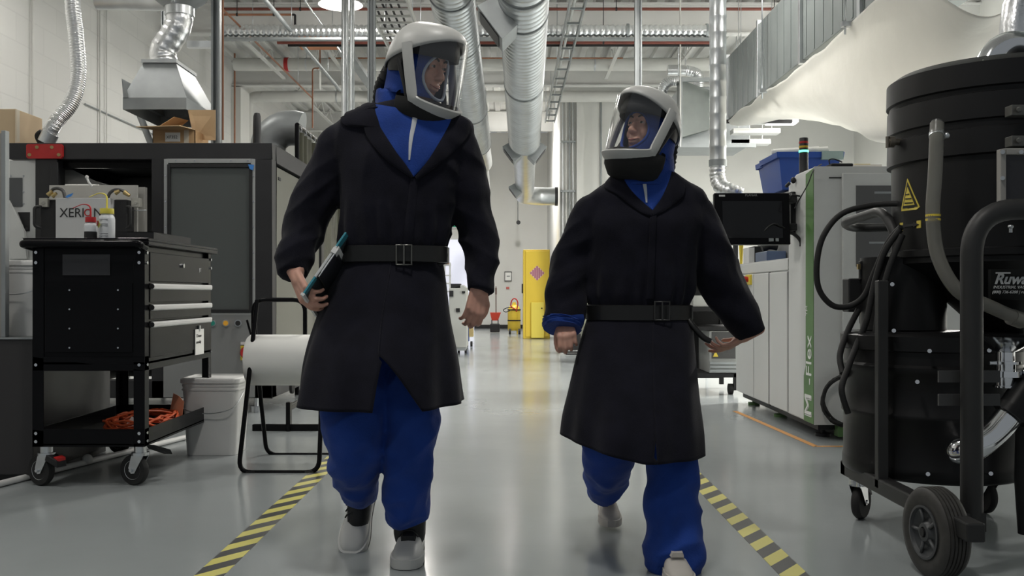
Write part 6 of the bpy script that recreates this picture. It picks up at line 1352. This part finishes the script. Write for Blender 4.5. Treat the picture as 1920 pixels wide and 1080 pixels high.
MAN = dict(
    label='taller person in navy coat and white visored helmet striding with a clipboard', Y=3.45, base=None, s=1.0, seed=1.3, ax_px=737, ax=X_(737, 3.45), waist_z=Z_(450, 3.45),
    head_rot=(math.radians(56), math.radians(-13), math.radians(0)), head=(787, 133, 0), neck=(765, 225, .02), chest=(750, 310, .02), pelvis=(728, 560, .04),
    arms=[dict(joints=[(640, 272, .02), (582, 400, .02), (556, 520, -.12)], hand=dict(d=(.35, -.45, -.55), n=(-.75, -.2, .25), side=-1, curl=[.75, .8, .85, .85], thumb=.55, tcurl=.5)),
          dict(joints=[(862, 280, .02), (892, 415, .03), (899, 540, -.05)], hand=dict(d=(-.18, -.25, -1), n=(.35, -.9, .1), side=1, curl=[.85, .8, .75, .7], thumb=.5, tcurl=.8))],
    torso=[(194, 768, 56, .080, .02), (206, 763, 84, .095, .02), (218, 759, 110, .108, .02), (236, 755, 132, .120, .02), (262, 754, 136, .130, .02), (300, 753, 124, .135, .0), (350, 750, 112, .14, .0), (400, 745, 106, .142, .0), (440, 740, 105, .145, .0), (462, 738, 102, .142, .0), (482, 736, 93, .13, .0), (495, 735, 88, .12, .0)],
    sleeves=[dict(pts=[(662, 256, .02), (636, 272, .02), (616, 320, .02), (594, 372, .01), (572, 425, 0), (557, 470, -.04), (549, 515, -.09)], rad=[.064, .076, .082, .084, .080, .068, .052], seed=3.1),
             dict(pts=[(846, 262, .02), (868, 285, .02), (876, 335, .02), (884, 395, .03), (897, 450, .02), (901, 500, -.01), (898, 548, -.05)], rad=[.066, .074, .074, .072, .064, .060, .049], seed=7.7)],
    skirt=[(484, 735, 90, .128, 0), (500, 733, 97, .14, 0), (540, 727, 108, .165, -.01), (600, 718, 122, .19, -.03), (680, 713, 138, .235, -.06), (752, 712, 148, .265, -.08)],
    slit=(655, 0, 0), slit_ang=((math.radians(-82), math.radians(-88)), (math.radians(-86), math.radians(-56))), hem=(.0, .0, .01),
    trouser_top=(722, 560, 60),
    legs=[dict(joints=[(690, 600, 3.5), (668, 800, 3.32), (675, 935, 3.66)], cloth=[(690, 590, 3.50), (672, 690, 3.42), (662, 790, 3.36), (664, 850, 3.38), (670, 895, 3.50), (676, 926, 3.62)], rad=[.122, .120, .112, .103, .090, .066], seed=2.2),
          dict(joints=[(752, 600, 3.48), (768, 800, 3.38), (770, 950, 3.47)], cloth=[(748, 590, 3.48), (764, 700, 3.44), (772, 790, 3.40), (768, 860, 3.40), (764, 920, 3.42), (765, 955, 3.44), (768, 977, 3.45)], rad=[.12, .11, .100, .092, .088, .090, .072], seed=5.5)],
    drape=[(752, 172, .05, 46, .078), (758, 190, .05, 54, .082), (762, 206, .045, 58, .085), (762, 228, .03, 54, .085)],
    patches=[('bib', [(700, 198), (712, 240), (735, 280), (755, 305), (773, 330)], [(850, 222), (838, 248), (818, 280), (800, 305), (776, 332)], .012, BLUE, 18),
             ('zip_strip', [(776, 200), (772, 230), (767, 262), (766, 300)], [(787, 200), (781, 230), (774, 262), (769, 300)], .003, ZIP, 5),
             ('collar', [(672, 203), (648, 214), (640, 222), (648, 236), (680, 238)], [(708, 190), (704, 204), (706, 216), (710, 226), (714, 240)], .013, NAVY, 10), ('lapel', [(684, 240), (692, 262), (720, 296), (748, 318), (772, 334)], [(714, 240), (730, 264), (748, 290), (762, 308), (777, 330)], .013, NAVY, 12),
             ('lapel', [(850, 214), (838, 240), (820, 272), (802, 300), (778, 332)], [(880, 232), (874, 258), (846, 288), (818, 312), (782, 338)], .013, NAVY, 12),
             ('placket', [(770, 335), (762, 400), (756, 465)], [(784, 335), (778, 400), (772, 465)], .008, NAVY, 6)],
    belt=(463, 494), buckle=(758, 478), buckle_mat=mat('dark_buckle', (.16, .16, .15), .3, .8),
    trim=mat('pale_trim', (.42, .48, .58), .6), hose=[(724, 140, .02), (712, 170, .06), (712, 215, .12), (730, 270, .17), (740, 400, .19)])
man, mcoat, mbelt = build_person(MAN)
shoe(Vector((X_(768, 3.5), 3.62, 0)), Vector((.02, -1, 0)), Vector((0, 0, 1)), 1.13, man, SHW, BLKM, 'shoe')
MB().caps(P(676, 905, 3.64), P(672, 972, 3.60), .052, .042).build('sock', BLKM, man)
shoe(Vector((X_(684, 3.75), 3.78, .17)), Vector((-.07, -1.0, -.78)), Vector((-.05, -.78, 1)), 1.1, man, SHW, BLKM, 'shoe')
# belt-hung pouch ring, clipboard
MB().caps(P(768, 925, 3.47), P(768, 1000, 3.49), .062, .058).build('sock', BLKM, man)
MB().tube(smooth_path([P(815, 470, 3.40), P(828, 464, 3.40), P(836, 476, 3.40), P(832, 492, 3.40), P(818, 494, 3.40), P(815, 482, 3.40)], 6), .007, 10).build('belt_ring', BLKM, mbelt)
t = thing('clipboard', 'teal and silver clipboard held in the hand of the taller person', 'clipboard', P(607, 495, 3.28))
e0, e1 = P(568, 553, 3.22), P(648, 438, 3.30); ax = (e1-e0).normalized(); dp = Vector((.25, .95, .0)); dp = (dp-ax*dp.dot(ax)).normalized(); nn = ax.cross(dp)
TEAL = mat('teal_edge', (.04, .25, .32), .4)
def slab(a, b, c0, c1, th, off, name, m, par): 
    p0 = e0+ax*a+dp*c0+nn*off; return MB().prism([p0, p0+ax*(b-a), p0+ax*(b-a)+dp*(c1-c0), p0+dp*(c1-c0)], nn*th).build(name, m, par, bevel=.001)
LN = (e1-e0).length
slab(0, LN, .004, .20, .005, 0, 'board', mat('board_dark', (.05, .055, .06), .4), t)
slab(0, .075, 0, .02, .007, -.001, 'teal_corner', TEAL, t); slab(LN-.055, LN+.005, 0, .03, .007, -.001, 'teal_corner', TEAL, t)
slab(.075, LN-.055, -.001, .006, .009, -.003, 'silver_edge', mat('silver_edge', (.55, .56, .56), .4, .3), t)
slab(.10, LN-.05, .005, .195, .006, -.007, 'paper_pad', PAPER, t); slab(.08, .19, -.004, .12, .004, -.013, 'steel_clip', ZINC, t)
slab(-.004, .006, -.004, .2, .014, -.006, 'corner_edge', PLW, t)
slab(LN*.68, LN*.76, -.006, .02, .02, -.014, 'pen_clip', PLW, t)

WOMAN = dict(
    label='shorter person in navy coat and visored helmet looking up at the taller one', Y=3.55, base=None, s=.93, hs=1.0, seed=4.6, ax_px=1200, ax=X_(1200, 3.55), waist_z=Z_(555, 3.55),
    head_rot=(math.radians(-47), math.radians(12), math.radians(-4)), head=(1216, 252, 0), neck=(1212, 335, .02), chest=(1208, 420, .02), pelvis=(1195, 650, .03),
    arms=[dict(joints=[(1118, 400, .02), (1066, 510, .04), (1060, 606, -.06)], hand=dict(d=(.02, -.80, -.52), n=(-.1, -.55, .80), side=-1, curl=[1.0, 1.1, 1.15, 1.2], thumb=.35, tcurl=.9, s=1.0)),
          dict(joints=[(1298, 405, .03), (1352, 530, .05), (1402, 628, .06)], hand=dict(d=(-.55, .1, -.35), n=(.35, -.25, -.9), side=1, curl=[.25, .5, .6, .7], thumb=.6, tcurl=.3, s=1.0))],
    torso=[(322, 1212, 46, .072, .02), (336, 1213, 66, .082, .02), (350, 1213, 92, .095, .02), (370, 1211, 112, .110, .02), (390, 1211, 114, .118, .02), (420, 1208, 110, .128, 0), (470, 1204, 104, .13, 0), (520, 1200, 102, .132, 0), (552, 1199, 100, .13, 0), (572, 1199, 92, .122, 0), (590, 1199, 88, .115, 0)],
    sleeves=[dict(pts=[(1140, 385, .02), (1114, 402, .02), (1094, 440, .02), (1074, 488, .02), (1062, 532, 0), (1058, 570, -.03), (1056, 606, -.06)], rad=[.060, .076, .080, .080, .078, .074, .068], seed=9.1),
             dict(pts=[(1278, 385, .02), (1302, 408, .02), (1320, 450, .03), (1340, 500, .04), (1362, 548, .05), (1384, 590, .05), (1408, 630, .05)], rad=[.060, .076, .084, .088, .086, .076, .060], seed=12.7)],
    skirt=[(586, 1199, 90, .12, 0), (605, 1198, 97, .135, 0), (660, 1194, 105, .175, -.04), (730, 1190, 113, .225, -.08), (800, 1188, 120, .265, -.11), (845, 1187, 122, .28, -.12)],
    slit=(800, 0, 0), slit_ang=((math.radians(-79), math.radians(-81.3)), (math.radians(-82), math.radians(-80.8))), hem=(-.055, .0, .0),
    trouser_top=(1195, 660, 55),
    legs=[dict(joints=[(1160, 700, 3.58), (1142, 850, 3.58), (1140, 940, 4.02)], cloth=[(1160, 690, 3.58), (1148, 780, 3.54), (1141, 850, 3.62), (1138, 893, 3.80), (1135, 925, 3.94)], rad=[.115, .105, .098, .086, .066], seed=6.2),
          dict(joints=[(1232, 700, 3.54), (1256, 880, 3.36), (1262, 1040, 3.31)], cloth=[(1230, 690, 3.54), (1248, 790, 3.46), (1258, 860, 3.38), (1260, 930, 3.34), (1261, 1000, 3.31), (1262, 1045, 3.30), (1263, 1074, 3.30)], rad=[.110, .100, .098, .098, .100, .106, .088], seed=8.5, amp=.12)],
    drape=[(1216, 288, .03, 44, .080), (1214, 306, .02, 48, .084), (1212, 328, .01, 50, .088), (1212, 350, -.01, 46, .082)],
    patches=[('bib', [(1160, 312), (1168, 338), (1188, 366), (1206, 382), (1222, 396)], [(1262, 318), (1256, 342), (1244, 366), (1234, 382), (1224, 397)], .012, BLUE, 18),
             ('zip_strip', [(1200, 312), (1203, 335), (1207, 355), (1211, 380)], [(1210, 312), (1211, 335), (1213, 355), (1214, 380)], .003, ZIP, 5),
             ('lapel', [(1146, 334), (1134, 352), (1158, 366), (1180, 384), (1202, 400), (1222, 408)], [(1168, 322), (1172, 340), (1184, 358), (1200, 374), (1210, 384), (1224, 398)], .013, NAVY, 12),
             ('lapel', [(1258, 324), (1252, 344), (1244, 364), (1234, 382), (1222, 398)], [(1284, 350), (1280, 368), (1262, 384), (1246, 396), (1224, 408)], .013, NAVY, 12),
             ('placket', [(1219, 402), (1216, 480), (1212, 560)], [(1231, 402), (1228, 480), (1224, 560)], .008, NAVY, 6),
             ('blue_cuff', [(1020, 592), (1014, 606), (1020, 620)], [(1092, 590), (1094, 602), (1090, 616)], .010, BLUE, 14)],
    belt=(571, 600), buckle=(1241, 583), buckle_mat=mat('black_buckle', (.05, .05, .05), .3, .5),
    trim=BLUE, hose=[(1262, 262, .12), (1258, 300, .18), (1250, 350, .2), (1230, 430, .2), (1215, 520, .18)])
woman, wcoat, wbelt = build_person(WOMAN)
# blue inner cuff round the wrist
cu_ = MB(); limb(cu_, [P(1056, 598, 3.49), P(1055, 606, 3.485), P(1054, 617, 3.475)], [.066, .074, .070], 14, 40, .10, 2.0, 14); cu_.build('blue_cuff', BLUE, woman)
MB().tube(smooth_path([P(1284, 590, 3.50), P(1300, 612, 3.47), P(1318, 632, 3.46), P(1332, 640, 3.46)], 6), .011, 8).build('belt_tail', mat('belt_leather', (.02, .02, .02), .4), wbelt)
shoe(Vector((X_(1141, 4.0), 4.10, .045)), Vector((-.02, -1, -.12)), Vector((0, -.1, 1)), .90, woman, SHC, SHC, 'shoe', laces=False)
shoe(Vector((X_(1266, 3.2), 3.36, .0)), Vector((.03, -1, .02)), Vector((0, .02, 1)), .95, woman, SHC, SHC, 'shoe', laces=False)
